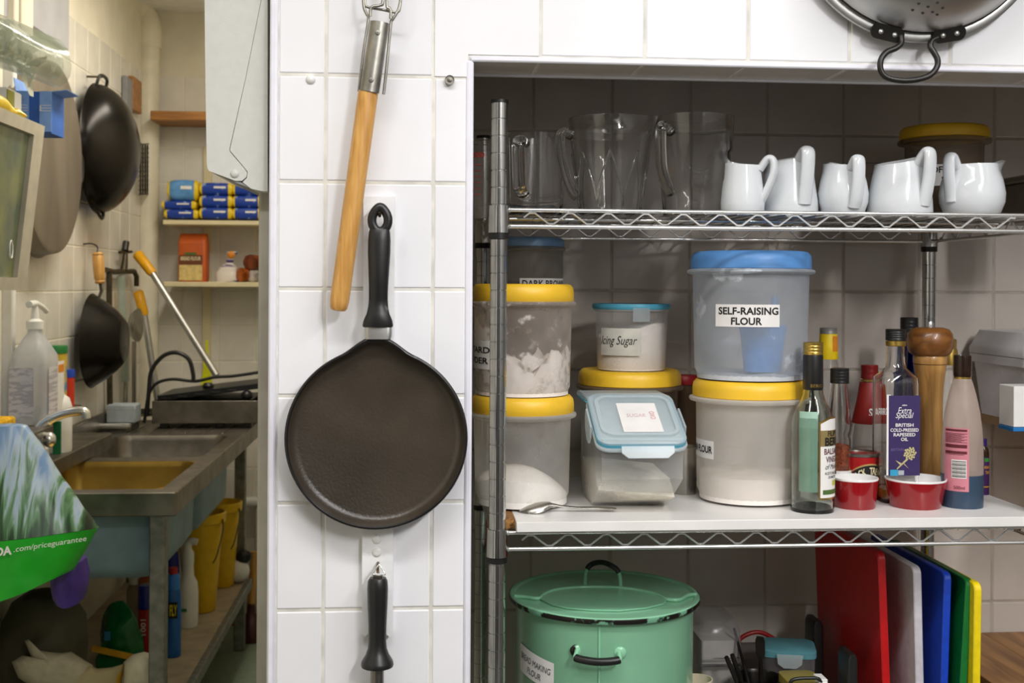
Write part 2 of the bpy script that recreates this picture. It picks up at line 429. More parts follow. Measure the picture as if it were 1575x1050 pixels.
for j in range(0, 6):
    x = XG1 + TP * (j + 1)
    tile_box(wall_front, (x, ZL + .007), (x + TP, ZG + TZ), 'Y', 0, .008, M_tile)
for r_ in (1, 2):
    for j in range(-1, 8):
        x0 = XG0 + TP * (j) if j >= 0 else XL + .011
        x1 = XG0 + TP * (j + 1)
        tile_box(wall_front, (x0, ZG + TZ * r_), (x1, ZG + TZ * (r_ + 1)), 'Y', 0, .008, M_tile)
for j in range(-1, 7):                                       # tiles on the underside of the lintel
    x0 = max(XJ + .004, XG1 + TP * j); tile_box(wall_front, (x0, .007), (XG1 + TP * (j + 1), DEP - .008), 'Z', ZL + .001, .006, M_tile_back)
# edge trims
def trim(n, mb): return struct('trim_%d' % n, mb, M_pvc, 40)
trim(1, MB().box((XL + .0055, .006, ZC / 2), (.011, .02, ZC), .003))
trim(2, MB().box((XJ, .006, ZL / 2), (.010, .018, ZL), .003))
trim(3, MB().box(((XJ + XWR) / 2, .002, ZL + .003), (XWR - XJ, .009, .008), .002))
trim(5, MB().box(((XJ + XWR) / 2, DEP - .004, ZL + .003), (XWR - XJ, .012, .010), .002))
M_jamb = pm('grey_door_jamb_paint', 'A9A598', 0.6, var=0.1, scale=12)
jx0 = P(397, 700, .06).x
tj = struct('trim_4', MB().box(((jx0 + XL + .03) / 2, .075, ZC / 2), (XL + .03 - jx0, .05, ZC), .004), M_jamb, 40)
# alcove back wall tiles
xb = P(940, 450, YAL).x; zb = P(1000, 447, YAL).z
for i in range(-3, 6):
    for j in range(-6, 4):
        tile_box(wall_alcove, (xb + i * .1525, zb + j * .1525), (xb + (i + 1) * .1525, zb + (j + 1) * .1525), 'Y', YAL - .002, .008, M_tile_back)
# back room: tiles on back wall and left wall up to about 2.3 m
ZT0 = 2.325
mbt = None
for i in range(0, 7):
    for j in range(0, 15):
        tile_box(wall_back, (XWL + i * .1525, ZT0 - (j + 1) * .1525), (XWL + (i + 1) * .1525, ZT0 - j * .1525), 'Y', YBK - .002, .008, M_tile_dull)
for i in range(0, 13):
    for j in range(0, 9):
        tile_box(wall_left, (YBK - .01 - (i + 1) * .1525, ZT0 - (j + 1) * .1525), (YBK - .01 - i * .1525, ZT0 - j * .1525), 'X', XWL + .002, -.008, M_tile_dull)

M_pier = pm('grey_blue_paint', 'A9A9AE', .6, var=.05, scale=8)
struct('trim_6', MB().box((XWL + .012, 2.05, 2.39), (.024, .36, .40), .003), M_pier, 30)
struct('trim_7', MB().box((XWL + .016, 1.80, 2.20), (.032, .10, .78), .003), M_paint, 30)
w2 = struct('window_2', MB().box((XWL + .008, 1.45, 2.32), (.016, .56, .50), .002), M_pier, 30)
for y_ in (1.26, 1.42, 1.58, 1.70): MB().box((XWL + .02, y_, 2.32), (.03, .035, .50), .003).build('frame_post', M_paint, w2, 30)
# ================================================================== wire shelving unit
YF = .07; YB = .485
XPL = P(766, 600, YF).x; XPR = P(1608, 600, YF).x
ZT = P(1000, 325, YF).z; ZR = P(1000, 816.5, YF).z; ZLOW = .585
RSP = .0245                                                  # rail spacing
unit = thing('wire_shelving_unit', 'chrome wire shelving unit filling the tiled alcove', 'shelving unit', (XPL, YF, 0))
ZPT = P(767, 154, YF).z
def post(x, y, ztop):
    r = .0127; pr = [(0, 0), (r, 0)]; z = .03
    k_ = 0
    zt = ztop - .004
    zz = zt - .0245
    ringz = []
    while zz > .02: ringz.append(zz); zz -= .0254
    for q in reversed(ringz): pr += [(r, q - .0012), (r - .0012, q - .0006), (r - .0012, q + .0002), (r, q + .0008)]
    pr += [(r, zt), (0, zt)]
    o = wb(MB().lathe(pr, 24, (x, y, 0)), 'post', M_chrome_d, unit, 30)
    MB().lathe([(0, zt - .001), (r + .0006, zt - .001), (r + .0006, ztop), (0, ztop)], 20, (x, y, 0)).build('cap', M_black, o, 30)
for x in (XPL, XPR):
    for y in (YF, YB): post(x, y, ZPT)
def zig(a, b, zt, zb, per, ph=0.0, inset=.037):
    """zigzag truss wire between two rails, from a to b"""
    a = Vector(a); b = Vector(b); d = (b - a); Ln = d.length; d.normalize(); pts = []
    s = inset; pts.append((s, (zt + zb) / 2 + .001)); s = inset + per * .22; up = True
    while s < Ln - inset:
        z = zt if up else zb
        for q in (-.004, .004): pts.append((s + q, z + (-.0018 if up else .0018) * 0))
        s += per / 2; up = not up
    return [a + d * t + Vector((0, 0, z)) for t, z in pts]
def shelf(zt):
    zb_ = zt - RSP
    cs = [Vector((XPL, YF, 0)), Vector((XPR, YF, 0)), Vector((XPR, YB, 0)), Vector((XPL, YB, 0))]
    rails = MB()
    for i in range(4):
        a, b = cs[i], cs[(i + 1) % 4]; d = (b - a).normalized() * .014
        for z in (zt, zb_):
            rails.tube([a + d + Vector((0, 0, z)), b - d + Vector((0, 0, z))], .0031, 10)
            for e in (a + d, b - d): rails.sphere((e.x, e.y, z), .0048, 10, 6)
    rl = wb(rails, 'shelf', M_chrome, unit, 50)
    for i in range(4):
        a, b = cs[i], cs[(i + 1) % 4]
        MB().tube(zig(a, b, zt - .0045, zb_ + .0045, .0573), .0017, 6).build('truss_wire', M_chrome, rl, 60)
    dk = MB(); n = int((XPR - XPL - .03) / .0242)
    for i in range(1, n):
        x = XPL + .015 + (XPR - XPL - .03) * i / n
        dk.tube([(x, YF, zt - .0026), (x, YB, zt - .0026)], .0016, 6)
    for y in (YF + .13, YF + .28): dk.tube([(XPL + .01, y, zt - .006), (XPR - .01, y, zt - .006)], .0022, 6)
    dk.build('deck_wires', M_chrome_d, rl, 60, kind='stuff')
    for c in cs:
        MB().lathe([(.0135, zb_ - .010), (.0165, zb_ - .010), (.0152, zt + .006), (.0135, zt + .006)], 24, (c.x, c.y, 0)).build('collar', M_chrome_d, rl, 30)
        MB().lathe([(.0128, zb_ - .020), (.0150, zb_ - .019), (.0150, zb_ - .0085), (.0128, zb_ - .0085)], 24, (c.x, c.y, 0)).build('sleeve', M_black, rl, 30)
for z in (ZLOW, ZR, ZT): shelf(z)
# white board lying on the middle shelf
ZB = P(1000, 800.5, YF - .012).z
XB0 = P(777, 800, YF).x; XB1 = G(1574, 780, ZB).x
board = thing('melamine_board', 'white melamine board lying on the middle wire shelf', 'board', (XB0, YF - .014, ZR + .0032))
bt = ZB - (ZR + .0032)
yb0 = YF - .014; yb1 = YB - .02
wb(MB().box(((XB0 + .016 + XB1) / 2, (yb0 + yb1) / 2, ZB - bt / 2), (XB1 - XB0 - .016, yb1 - yb0, bt), .0008), 'panel', M_melamine, board)
wb(MB().box((XB0 + .008, (yb0 + .028 + yb1) / 2, ZB - bt / 2), (.016, yb1 - yb0 - .028, bt), 0), 'broken_end', M_chip, board, 0, 'bare brown chipboard end of the board')

# ================================================================== things hanging on the front wall
hb = thing('hook_board', 'narrow white painted hook board screwed to the tiled pillar', 'hook board', P(581, 975, 0))
pa, pb = P(558.5, 303, -.006), P(604.5, 975, -.006); pc = P(606.5, 303, -.006); pd = P(556.5, 975, -.006)
mb = MB()
M_board = pm('white_painted_wood', 'EFEFF0', 0.5, var=0.03, scale=30, bump=0.3)
pl = [P(559.5, 303, 0), P(607, 303, 0), P(604.5, 970, 0), P(600, 976, 0), P(594, 971, 0), P(566, 971, 0), P(562, 976, 0), P(557, 970, 0)]
wb(MB().prism([(p.x, p.z) for p in pl], -.012, -.0005, 'Y'), 'board', M_board, hb, 20)
def cap_dome(c, r, h, name, mat, par):
    prof = [(0, h)] + [(r * math.sin(R(t)), h * math.cos(R(t))) for t in (25, 45, 65, 80, 90)] + [(r, -.002), (0, -.002)]
    M4 = Matrix.Translation(c) @ Matrix.Rotation(R(90), 4, 'X')
    return wb(MB().lathe(prof, 18, (0, 0, 0), None, M4), name, mat, par, 40)
for yy in (829, 849): cap_dome(P(579.5, yy, -.012), .0066, .003, 'screw_cover', M_white_plastic, hb)
M_hook = pm('brassy_hook_metal', '6D5B45', 0.35, 0.9, var=0.2)
def hook(px, py):
    p = P(px, py, -.012)
    pts = cr([p + Vector((0, .002, .006)), p + Vector((0, -.006, .006)), p + Vector((0, -.018, .002)), p + Vector((.0015, -.024, -.008)), p + Vector((.003, -.030, -.012)), p + Vector((.003, -.034, -.007))], 4)
    return wb(MB().tube(pts, .0021, 8), 'hook', M_hook, hb)
hook(582, 321); hook(581.5, 872)
# crepe pan
YP = -.030
pc_ = P(579.5, 673, YP); ks = SC(pc_)
pan = thing('crepe_pan', 'round dark non-stick crepe pan hanging on the tiled pillar', 'pan', (pc_.x, YP, pc_.z))
M_pan = pm('worn_nonstick_coating', '40382E', 0.34, var=0.16, scale=9, bump=0.25, bscale=260, spec=0.6)
M_panrim = pm('black_enamel_rim', '171615', 0.3, var=0.1)
def bump_(a):
    q = abs(((a - PI / 2 + PI) % (2 * PI)) - PI) / R(24)
    return 17.5 * ks * (0.5 + .5 * math.cos(PI * min(1, q))) if q < 1 else 0
def panfn(fr):
    def fn(a, r, z):
        rr = r + bump_(a) * (r / (139.5 * ks)) ** 6
        return (rr * math.cos(a), z, rr * math.sin(a))
    return fn
r0 = 139.5 * ks
# interior is coated; rim and outside black
MB().lathe([(0, .009), (r0 * .86, .009), (r0 * .905, .0075), (r0 * .94, .002), (r0 * .955, -.006), (r0 * .962, -.010)], 96, (0, 0, 0), panfn(1)).build('cooking_surface', M_pan, pan, 50)
MB().lathe([(r0 * .962, -.010), (r0 * .975, -.0115), (r0 * .992, -.011), (r0, -.009), (r0 * .985, .004), (r0 * .95, .011), (r0 * .90, .0125), (0, .0125)], 96, (0, 0, 0), panfn(1)).build('rim', M_panrim, pan, 50)
# ferrule and handle
def hz(y): return P(580, y, YP).z - pc_.z
def hx(x): return (x - 579.5) * ks
fx = MB()
fx.loft([[(hx(581) + a[0], a[1] - .006, hz(y)) for a in rnd_ring(w_ * ks, .016, .007)] for y, w_ in ((521, 40), (516, 43), (501, 43), (499, 40))])
fx.build('ferrule', M_alu, pan, 40)
secs = [(502.5, 45, .017), (500, 47, .018), (492, 44, .018), (482, 35, .018), (472, 31, .019), (460, 29, .019), (440, 29.5, .020), (415, 32, .021), (390, 34.5, .021), (370, 34.5, .019), (358, 32.5, .017), (353, 30, .014)]
mb = MB()
rings = []
for y, w_, d_ in secs:
    cxp = 580.5 + (502 - y) * .012
    dent = .0045 * max(0, 1 - ((y - 467) / 14) ** 2)
    ring = []
    for k in range(20):
        a = 2 * PI * k / 20
        yy = -d_ / 2 * math.sin(a)
        if math.sin(a) > .55: yy += dent
        ring.append((hx(cxp) + w_ / 2 * ks * math.cos(a), -.009 + yy, hz(y)))
    rings.append(ring)
mb.loft(rings)
lp = []
for k in range(28):
    a = 2 * PI * k / 28
    s_ = math.sin(a)
    wd = (12.3 if s_ < 0 else 12.3 - 4.2 * s_ ** 2)
    lp.append((hx(583) + wd * ks * math.cos(a), -.009, hz(339) + (20 if s_ > 0 else 17) * ks * s_))
mb.tube(lp, 5.6 * ks, 12, True, 1.25, (0, 1, 0))
mb.build('handle', M_black, pan, 50)
# strainer with wooden handle
YS = -.034
st = thing('wire_strainer', 'wire strainer with long wooden handle hanging tilted on the pillar', 'strainer', P(519, 478, YS))
a0, a1 = P(566.5, 141, YS), P(520, 478, YS); k2 = SC(a0); rh = 15.6 * k2
pts = [a0.lerp(a1, t) for t in (0, .02, .5, .955, .985, .996, 1.0)]
wb(MB().tube(pts, [rh * .98, rh, rh * .97, rh * .95, rh * .86, rh * .72, rh * .45], 24), 'handle', M_wood_h, st, 40)
b0, b1 = P(584.5, 36, YS), P(568.5, 143, YS)
M_sleeve = pm('dull_tin_sleeve', 'A5A299', 0.36, 1.0, var=0.14, scale=40)
ax = (b1 - b0).normalized(); sx_ = Vector((ax.z, 0, -ax.x)) * -1
if sx_.x < 0: sx_ = -sx_
mbs = MB(); rows = []
for t in (0, 1):
    c = b0.lerp(b1, t)
    prof_ = []
    for k in range(15):
        a = R(-60 + 120 * k / 14); prof_.append(tuple(c + sx_ * (rh * 1.10 * math.sin(a)) + Vector((0, -rh * 1.10 * math.cos(a), 0))))
    for k in range(15):
        a = R(60 - 120 * k / 14); prof_.append(tuple(c + sx_ * (rh * 1.02 * math.sin(a)) + Vector((0, -rh * 1.02 * math.cos(a), 0))))
    rows.append(prof_)
slv = wb(mbs.loft(rows), 'sleeve', M_sleeve, st, 40)
for px, py in ((581.5, 54), (571.5, 126)):
    p = P(px, py, YS) + Vector((0, -rh * 1.10, 0))
    M4 = Matrix.Translation(p) @ Matrix.Rotation(R(90), 4, 'X')
    o = MB().lathe([(0, .0016), (.003, .0012), (.0036, 0), (.0036, -.002), (0, -.002)], 14, (0, 0, 0), None, M4)
    o.box((p.x, p.y - .0016, p.z), (.0038, .0006, .0008)).box((p.x, p.y - .0016, p.z), (.0008, .0006, .0038))
    o.build('screw', M_sleeve, slv, 40)
def wire(pp, r_, par, name='wire', mat=M_sleeve, Y=YS, n=5, closed=False):
    return wb(MB().tube(cr([P(q[0], q[1], Y if len(q) < 3 else q[2]) for q in pp], n, closed), r_, 8, closed), name, mat, par, 60)
wire([(552, 141), (559, 80), (566.5, 31), (564, 22), (559.5, 9), (560, -20), (575, -60)], .0021, st)
wire([(590, 145), (595, 100), (601, 38), (604, 30), (613, 14), (616.5, -10), (612, -60)], .0021, st)
wire([(561, -10), (562, 6), (566, 11), (590, 15.5), (610, 19), (615, 12), (617, -10)], .0019, st)
wire([(569.5, 25, YS - .006), (570, 14, YS - .006), (574, 10, YS - .006), (585, 8, YS - .006), (589, 0, YS - .006), (591, -60, YS - .004)], .0022, st)
wire([(601, 29, YS - .006), (601, 17, YS - .006), (598, 12, YS - .006), (595, 6, YS - .006), (595, -60, YS - .004)], .0022, st)
cb = (606, -160)
wire([(cb[0] + 105 * math.cos(R(t)), cb[1] + 105 * math.sin(R(t)), YS) for t in range(0, 360, 15)], .003, st, 'basket_ring', M_sleeve, YS, 3, True)
bk = MB()
for i in range(-9, 10):
    o_ = i * 10.5; hh = math.sqrt(max(0, 105 ** 2 - o_ ** 2))
    def dp(x, y): return YS + .022 * (1 - (x * x + y * y) / 105 ** 2)
    bk.tube([P(cb[0] + o_, cb[1] + hh * t, dp(o_, hh * t)) for t in (-1, -.6, -.2, .2, .6, 1)], .0009, 5)
    bk.tube([P(cb[0] + hh * t, cb[1] + o_, dp(hh * t, o_)) for t in (-1, -.6, -.2, .2, .6, 1)], .0009, 5)
wb(bk, 'basket_mesh', M_sleeve, st, 60)
mb = MB().tube(cr([P(606, -272, .0), P(606, -272, -.02), P(606, -268, -.042), P(606, -276, -.05)], 4), .0022, 8)
wb(mb, 'hook', M_hook, st)
# sharpening steel
YK = -.036
ss = thing('sharpening_steel', 'knife sharpening steel with black handle hanging below the pan', 'sharpening steel', P(580, 1060, YK))
kk = Spot(580.5, YK, P(580, 1060, YK).z, 950)
pr = kk.prof([(0, 1024), (24.5, 1024), (25.2, 1021), (24, 1016), (18, 1006), (14.5, 996), (13.6, 985), (14.0, 960), (15.5, 925), (16, 905), (15.2, 893), (12.5, 888), (0, 887)])
MB().lathe(pr, 28).build('handle', M_black, ss, 50)
MB().lathe(kk.prof([(0, 1180), (5, 1178), (10.3, 1165), (10.3, 1024), (0, 1024)]), 20).build('rod', pm('ridged_steel_rod', '8A8884', 0.4, 1.0, var=0.2, scale=60, stretch=(8, 8, .4)), ss, 40)
MB().box((0, 0, kk.z(885.5)), (kk.r(14), .006, kk.r(5)), .001).build('end_cap', M_steel_dull, ss, 40)
wire([(572, 883), (583, 868, YK + .001), (593, 883)], .0013, ss, 'hanging_ring', M_chrome, YK, 1)
wire([(572, 883), (593, 883)], .0013, ss, 'hanging_ring', M_chrome, YK, 1)
# small fittings on the grout line
fc = thing('wall_plug_cap', 'small round white plastic cap on pillar grout line', 'cap', P(478, 122, 0)); cap_dome(P(478, 122, 0), .0068, .006, 'dome', M_white_plastic, fc)
fp = thing('round_fitting', 'small round metal fitting with centre screw on pillar', 'fitting', P(691.5, 124, 0))
p = P(691.5, 124, 0); M4 = Matrix.Translation(p) @ Matrix.Rotation(R(90), 4, 'X')
wb(MB().lathe([(0, .0065), (.0055, .0065), (.0062, .009), (.0068, .008), (.0068, 0), (0, 0)], 20, (0, 0, 0), None, M4), 'ring', M_steel, fp)
wb(MB().lathe([(0, .0088), (.0028, .0082), (.0034, .0065), (0, .0064)], 14, (0, 0, 0), None, M4), 'screw', M_steel_dull, fp)
# colander
YC = -.012
cc = P(1412, -140, YC); kc = SC(cc); Rc = 207 * kc
col = thing('colander', 'large aluminium colander hanging above the alcove at top right', 'colander', (cc.x, YC, cc.z))
prof = [(Rc, -.004), (Rc * 1.0, -.010), (Rc * .975, -.013), (Rc * .945, -.012), (Rc * .935, -.016), (Rc * .92, -.030), (Rc * .87, -.062), (Rc * .76, -.094), (Rc * .58, -.115), (Rc * .38, -.124), (Rc * .2, -.126), (0, -.126)]
colfn = lambda a, r, z: (r * math.cos(a), z, r * math.sin(a))
MB().lathe(prof, 72, (0, 0, 0), colfn).build('bowl', M_alu, col, 50)
MB().lathe([(Rc * .938, -.0135), (Rc * .944, -.0155), (Rc * .930, -.0185), (Rc * .926, -.0165)], 72, (0, 0, 0), colfn).build('rim_seam', M_groove, col, 50)
hl = MB()
def bowl_y(r):
    for (ra, ya), (rb, yb_) in zip(prof, prof[1:]):
        if rb <= r <= ra and ra > rb: return ya + (yb_ - ya) * (ra - r) / (ra - rb)
    return -.126
for gx, gy in ((0, 0), (14, -6), (-14, -5), (7, 8), (-7, 9), (0, -13), (22, 2), (-22, 4), (14, 12), (-11, -14)):
    for bx in (0, ):
        px, py = 1428 + gx, 10 + gy
        y_ = -.1
        for _ in range(5): q = P(px, py, YC + y_) - cc; r_ = math.hypot(q.x, q.z); y_ = bowl_y(r_)
        p = Vector((q.x, y_ - .0006, q.z))
        n_ = Vector((q.x * .5, -.2, q.z * .5)).normalized()
        hl.lathe([(0, .0004), (.0021, .0004), (.0021, -.003), (0, -.003)], 10, (0, 0, 0), None, Matrix.Translation(p) @ n_.to_track_quat('Z', 'Y').to_matrix().to_4x4())
hl.build('drain_hole', M_groove, col, 40)
for side, cxp, cyp, ang in ((-1, 1364, 51, -12), (1, 1459, 53, 10)):
    y_ = -.016; q = P(cxp, cyp, YC + y_) - cc
    rot = Matrix.Rotation(R(ang) * -1, 3, 'Y') @ Matrix.Rotation(R(-48), 3, 'X')
    pts2 = rnd_ring(.050, .022, .0105, 5)
    M4 = Matrix.Translation((q.x, y_ - .002, q.z)) @ Matrix.Rotation(R(-ang), 4, 'Y') @ Matrix.Rotation(R(22), 4, 'X')
    pl_ = MB().prism(pts2, -.0015, .0015, 'Y', M4)
    # prism axis Y: polygon lies in x,z of the plate
    po = pl_.build('handle_plate', M_blackm, col, 30)
    for dx in (-.010, .011):
        c_ = M4 @ Vector((dx, -.0015, 0)); MB().sphere(tuple(c_), .0042, 12, 6, (1, .6, 1)).build('rivet', M_alu, po, 50)
hp = [(1386, 55, -.030), (1386, 66, -.032), (1378, 74, -.034), (1364, 80, -.035), (1355, 92, -.036), (1355, 108, -.036), (1366, 120, -.037), (1396, 124, -.038), (1426, 118, -.037), (1440, 105, -.036), (1442, 92, -.036), (1436, 80, -.035), (1431, 72, -.033), (1433, 63, -.031), (1442, 58, -.030)]
wire(hp, .0044, col, 'handle', M_blackm, YC, 5)
mb = MB().tube(cr([P(1412, -352, .0), P(1412, -352, -.01), P(1412, -346, -.02)], 3), .003, 8)
wb(mb, 'hook', M_hook, col)
# towel dispenser on the side of the pillar
YD = .02
td = thing('towel_dispenser', 'pale grey plastic paper towel dispenser on the side of pillar', 'dispenser', P(365, 290, YD))
M_disp = pm('pale_grey_plastic', 'CBCBC4', 0.42, var=0.015, scale=80, bump=0.08, bscale=500)
def poly(pp, Y=YD): return [(P(a, b, Y).x, P(a, b, Y).z) for a, b in pp]
cover = poly([(316, -140), (314.5, 0), (316, 130), (318, 252), (319, 259), (322, 263), (362, 278), (372, 278), (379, 272), (380, 265), (375, 258), (353.5, 233), (353, 228), (378, 118), (403, -8), (411.5, -48), (411.5, -140)])
base = poly([(403.6, -8), (378.6, 118), (354, 228), (354.2, 232), (375.8, 257.6), (380.8, 264), (379.8, 273), (373, 280), (386, 290), (404, 294), (411.5, 294), (411.5, -45)])
def inset_prism(pl, y0, y1, b=.003):
    n = len(pl); cxm = sum(p[0] for p in pl) / n; czm = sum(p[1] for p in pl) / n
    f = lambda y, s_: [(cxm + (p[0] - cxm) * s_, y, czm + (p[1] - czm) * s_) for p in pl]
    m_ = MB(); m_.loft([f(y0, .985), f(y0 + b, 1), f(y1, 1)], True, True, True); return m_
wb(MB().loft([[(p[0], y, p[1]) for p in cover] for y in (YD, YD + .25)]), 'cover', M_disp, td, 30)
wb(MB().loft([[(p[0], y, p[1]) for p in base] for y in (YD + .0006, YD + .25)]), 'body', M_disp, td, 30)
lip = poly([(321, 261), (363, 281), (385, 289), (384, 285), (362, 277)])
wb(MB().loft([[(p[0], y, p[1]) for p in lip] for y in (YD + .002, YD + .25)]), 'lip', pm('grey_plastic_lip', '8E908D', 0.5), td, 30)
p = P(361, 267, YD); cap_dome(p, .0062, .0035, 'hinge_button', M_disp, td)
# ================================================================== storage tubs
def lid_prof(r, h, lip=0.0):
    return [(0, h * .93), (r * .80, h * .93), (r * .86, h * 1.0), (r * .93, h * .97), (r * .985, h * .78), (r, h * .5), (r, h * .08), (r * .97, 0), (0, 0)]
def tub(name, label, S, rt, rb, y_rim, z_bot, y_lid, lid_r, rim_r, mat, lidmat, cat='tub', group=None, rim_h=.007, corner=.012):
    """lidded round tub; pixels for widths, y_rim = pixel row of the flange, y_lid = pixel row of the lid top"""
    t = thing(name, label, cat, (S.loc.x, S.loc.y, S.Z + z_bot), 0, group)
    zr = S.z(y_rim) - z_bot; zl = S.z(y_lid) - z_bot
    a, b, c = S.r(rt), S.r(rb), S.r(rim_r)
    pr = [(0, .002), (b - corner * 1.3, 0), (b - corner * .35, corner * .25), (b, corner), (a, zr - .004), (c * .985, zr - .002), (c, zr + .001), (c * .99, zr + rim_h * .5), (a * 1.0, zr + rim_h)]
    MB().lathe(pr, 56).build('body', mat, t, 50)
    lo = MB().lathe([(x, z + zr + rim_h * .6) for x, z in lid_prof(S.r(lid_r), zl - zr - rim_h * .6)], 56).build('lid', lidmat, t, 50)
    t['_zl'] = zl; t['_zr'] = zr; t['_a'] = a; t['_b'] = b
    return t
def heap(name, mat, parent, r, z0, ztop, fn, n=28):
    """powder filling a round tub: flat sided, uneven top given by fn(x, y)"""
    mb = MB(); rings = []
    seg = 40
    prof = [(0, z0)]
    vv = []
    rows = [[(r * math.cos(2 * PI * k / seg), r * math.sin(2 * PI * k / seg), z0) for k in range(seg)]]
    for q in (1.0, .92, .8, .6, .4, .2, .06):
        rows.append([(r * q * math.cos(2 * PI * k / seg), r * q * math.sin(2 * PI * k / seg), max(z0 + .002, fn(r * q * math.cos(2 * PI * k / seg), r * q * math.sin(2 * PI * k / seg)))) for k in range(seg)])
    mb.loft(rows, True, True, True)
    return mb.build(name, mat, parent, 60)
def label_on(t, S, r, xL, xR, yT, yB, zoff, lines, cx=None, mat=None, ink=None, lift=.0006, name='label'):
    """paper label wrapped on a round body between pixel columns/rows; lines in pixels: (text, xc, yc, w, h, bold, shear)"""
    k = S.k; cx = S.cx if cx is None else cx
    def ang(px): return math.asin(max(-1, min(1, (px - cx) * k / r)))
    a0 = (ang(xL) + ang(xR)) / 2; hw = (ang(xR) - ang(xL)) / 2 * r
    zc = (S.z(yT) + S.z(yB)) / 2 - zoff; hh = (yB - yT) / 2 * k
    f = cyl(r, a0, zc, lift)
    lo = patch(f, -hw, hw, -hh, hh, name, mat or M_paper, t, 14)
    if lines:
        sc = hw * 2 / ((xR - xL) * k)
        items = []
        for L_ in lines:
            items.append((L_[0], (L_[1] - (xL + xR) / 2) * k * sc, -((L_[2] - (yT + yB) / 2) * k), L_[3] * k * sc, L_[4] * k) + tuple(L_[5:]))
        put_text(items, cyl(r, a0, zc, lift + .0005), 'lettering', ink or M_ink, lo)
    return lo

# left stack, lower and upper
S = Spot(803, .205, ZB, 690)
tB = tub('storage_tub', 'yellow-lidded tub half full of white powder at bottom of left stack', S, 74.5, 72, 637, 0, 606, 79.5, 83.5, M_tub, M_yellow, corner=.02)
r_ = tB['_b'] - .003
heap('powder', M_powder, tB, r_, .004, 0, lambda x, y: .018 + .044 * max(0, 1 - ((x + .012) / .085) ** 2) * max(.2, 1 - ((y) / .12) ** 2))
zA = tB['_zl'] * .985
tA = tub('storage_tub', 'yellow-lidded tub smeared with pale powder at top of left stack', S, 75, 73, 468, zA, 436.5, 78.5, 82.5, M_tub_sm, M_yellow, corner=.016)
nz = lambda x, y: noise.noise(Vector((x * 30, y * 30, 3.1)))
heap('powder', M_powder_w, tA, tA['_b'] - .003, .004, 0, lambda x, y: .046 + .030 * nz(x * 1.6, y * 1.6) + .022 * min(1, abs(x - .01) / .05))
label_on(tA, S, tA['_a'] * .985, 726, 754, 522, 565, zA, [('CUSTARD', 729, 536, 45, 9.5, .02), ('POWDER', 729, 552, 42, 9.5, .02)])
# dark brown sugar canister behind the left stack
S = Spot(812, .39, ZB, 420)
tD = tub('storage_canister', 'clear canister with grey-blue lid behind the left stack', S, 54, 52, 384, 0, 366, 56, 58, frost('grey_tub_plastic', '9A958C', .45), M_blue_lid_d)
heap('brown_sugar', pm('dark_brown_sugar', '5B4430', .95, var=.15, scale=90, bump=.3), tD, tD['_b'] - .004, .004, 0, lambda x, y: S.z(425) - .01 + .01 * nz(x, y))
label_on(tD, S, tD['_a'], 795, 864, 428, 462, 0, [('DARK BROWN', 830, 436, 64, 10.5, .02), ('SUGAR', 830, 452, 34, 10.5, .02)])
# self-raising flour stack
S = Spot(1152, .225, ZB, 690)
tF = tub('storage_tub', 'cloudy tub with yellow lid under the self-raising flour tub', S, 81, 79, 613, 0, 582, 86.5, 92, M_tub_g, M_yellow, corner=.02)
fl = cyl(tF['_a'] * .985, R(-85), S.z(686), .0006)
lf = patch(fl, -.040, .043, -S.r(13.5), S.r(13.5), 'label', M_paper, tF, 12)
put_text([('PLAIN FLOUR', .001, 0, .078, S.r(11), .025)], cyl(tF['_a'] * .985, R(-85), S.z(686), .0011), 'lettering', M_ink, lf)
heap('flour', M_powder_w, tF, tF['_b'] - .004, .004, 0, lambda x, y: .045 + .006 * nz(x, y))
zS = tF['_zl'] * .99
S2 = Spot(1154, .225, ZB, 500)
tS = tub('storage_tub', 'tall cloudy tub with blue lid and self-raising flour label', S2, 88, 84.5, 419, zS, 387, 91.5, 97, M_tub_blue, M_blue_lid, corner=.02)
label_on(tS, S2, tS['_a'] * .985, 1086, 1173, 467, 500, zS, [('SELF-RAISING', 1131, 476.5, 80, 11, .025), ('FLOUR', 1129, 491.5, 40, 11, .025)])
heap('flour', pm('flour_residue', 'C9CDD2', .95), tS, tS['_b'] - .004, .004, 0, lambda x, y: .012 + .004 * nz(x, y))
# blue scoop seen through the tub
sp = S2.loc
sco = thing('flour_scoop', 'blue plastic scoop seen through the self-raising flour tub', 'scoop', (sp.x + .012, sp.y - .03, S2.Z + zS + .016))
M_scoop = pm('blue_scoop_plastic', '3F86CF', .4)
mb = MB(); rows = []
for i, zz in enumerate((0, .03, .06, .075)):
    rr = .030 + .010 * i / 3
    rows.append([(rr * math.cos(a), rr * .8 * math.sin(a), zz) for a in [2 * PI * k / 20 for k in range(20)]])
mb.loft(rows, True, True, False).build('bowl', M_scoop, sco, 50)
MB().tube([(.02, .02, .06), (.028, .03, .09), (.03, .034, .12)], [.007, .006, .006], 10).build('handle', M_scoop, sco, 60)
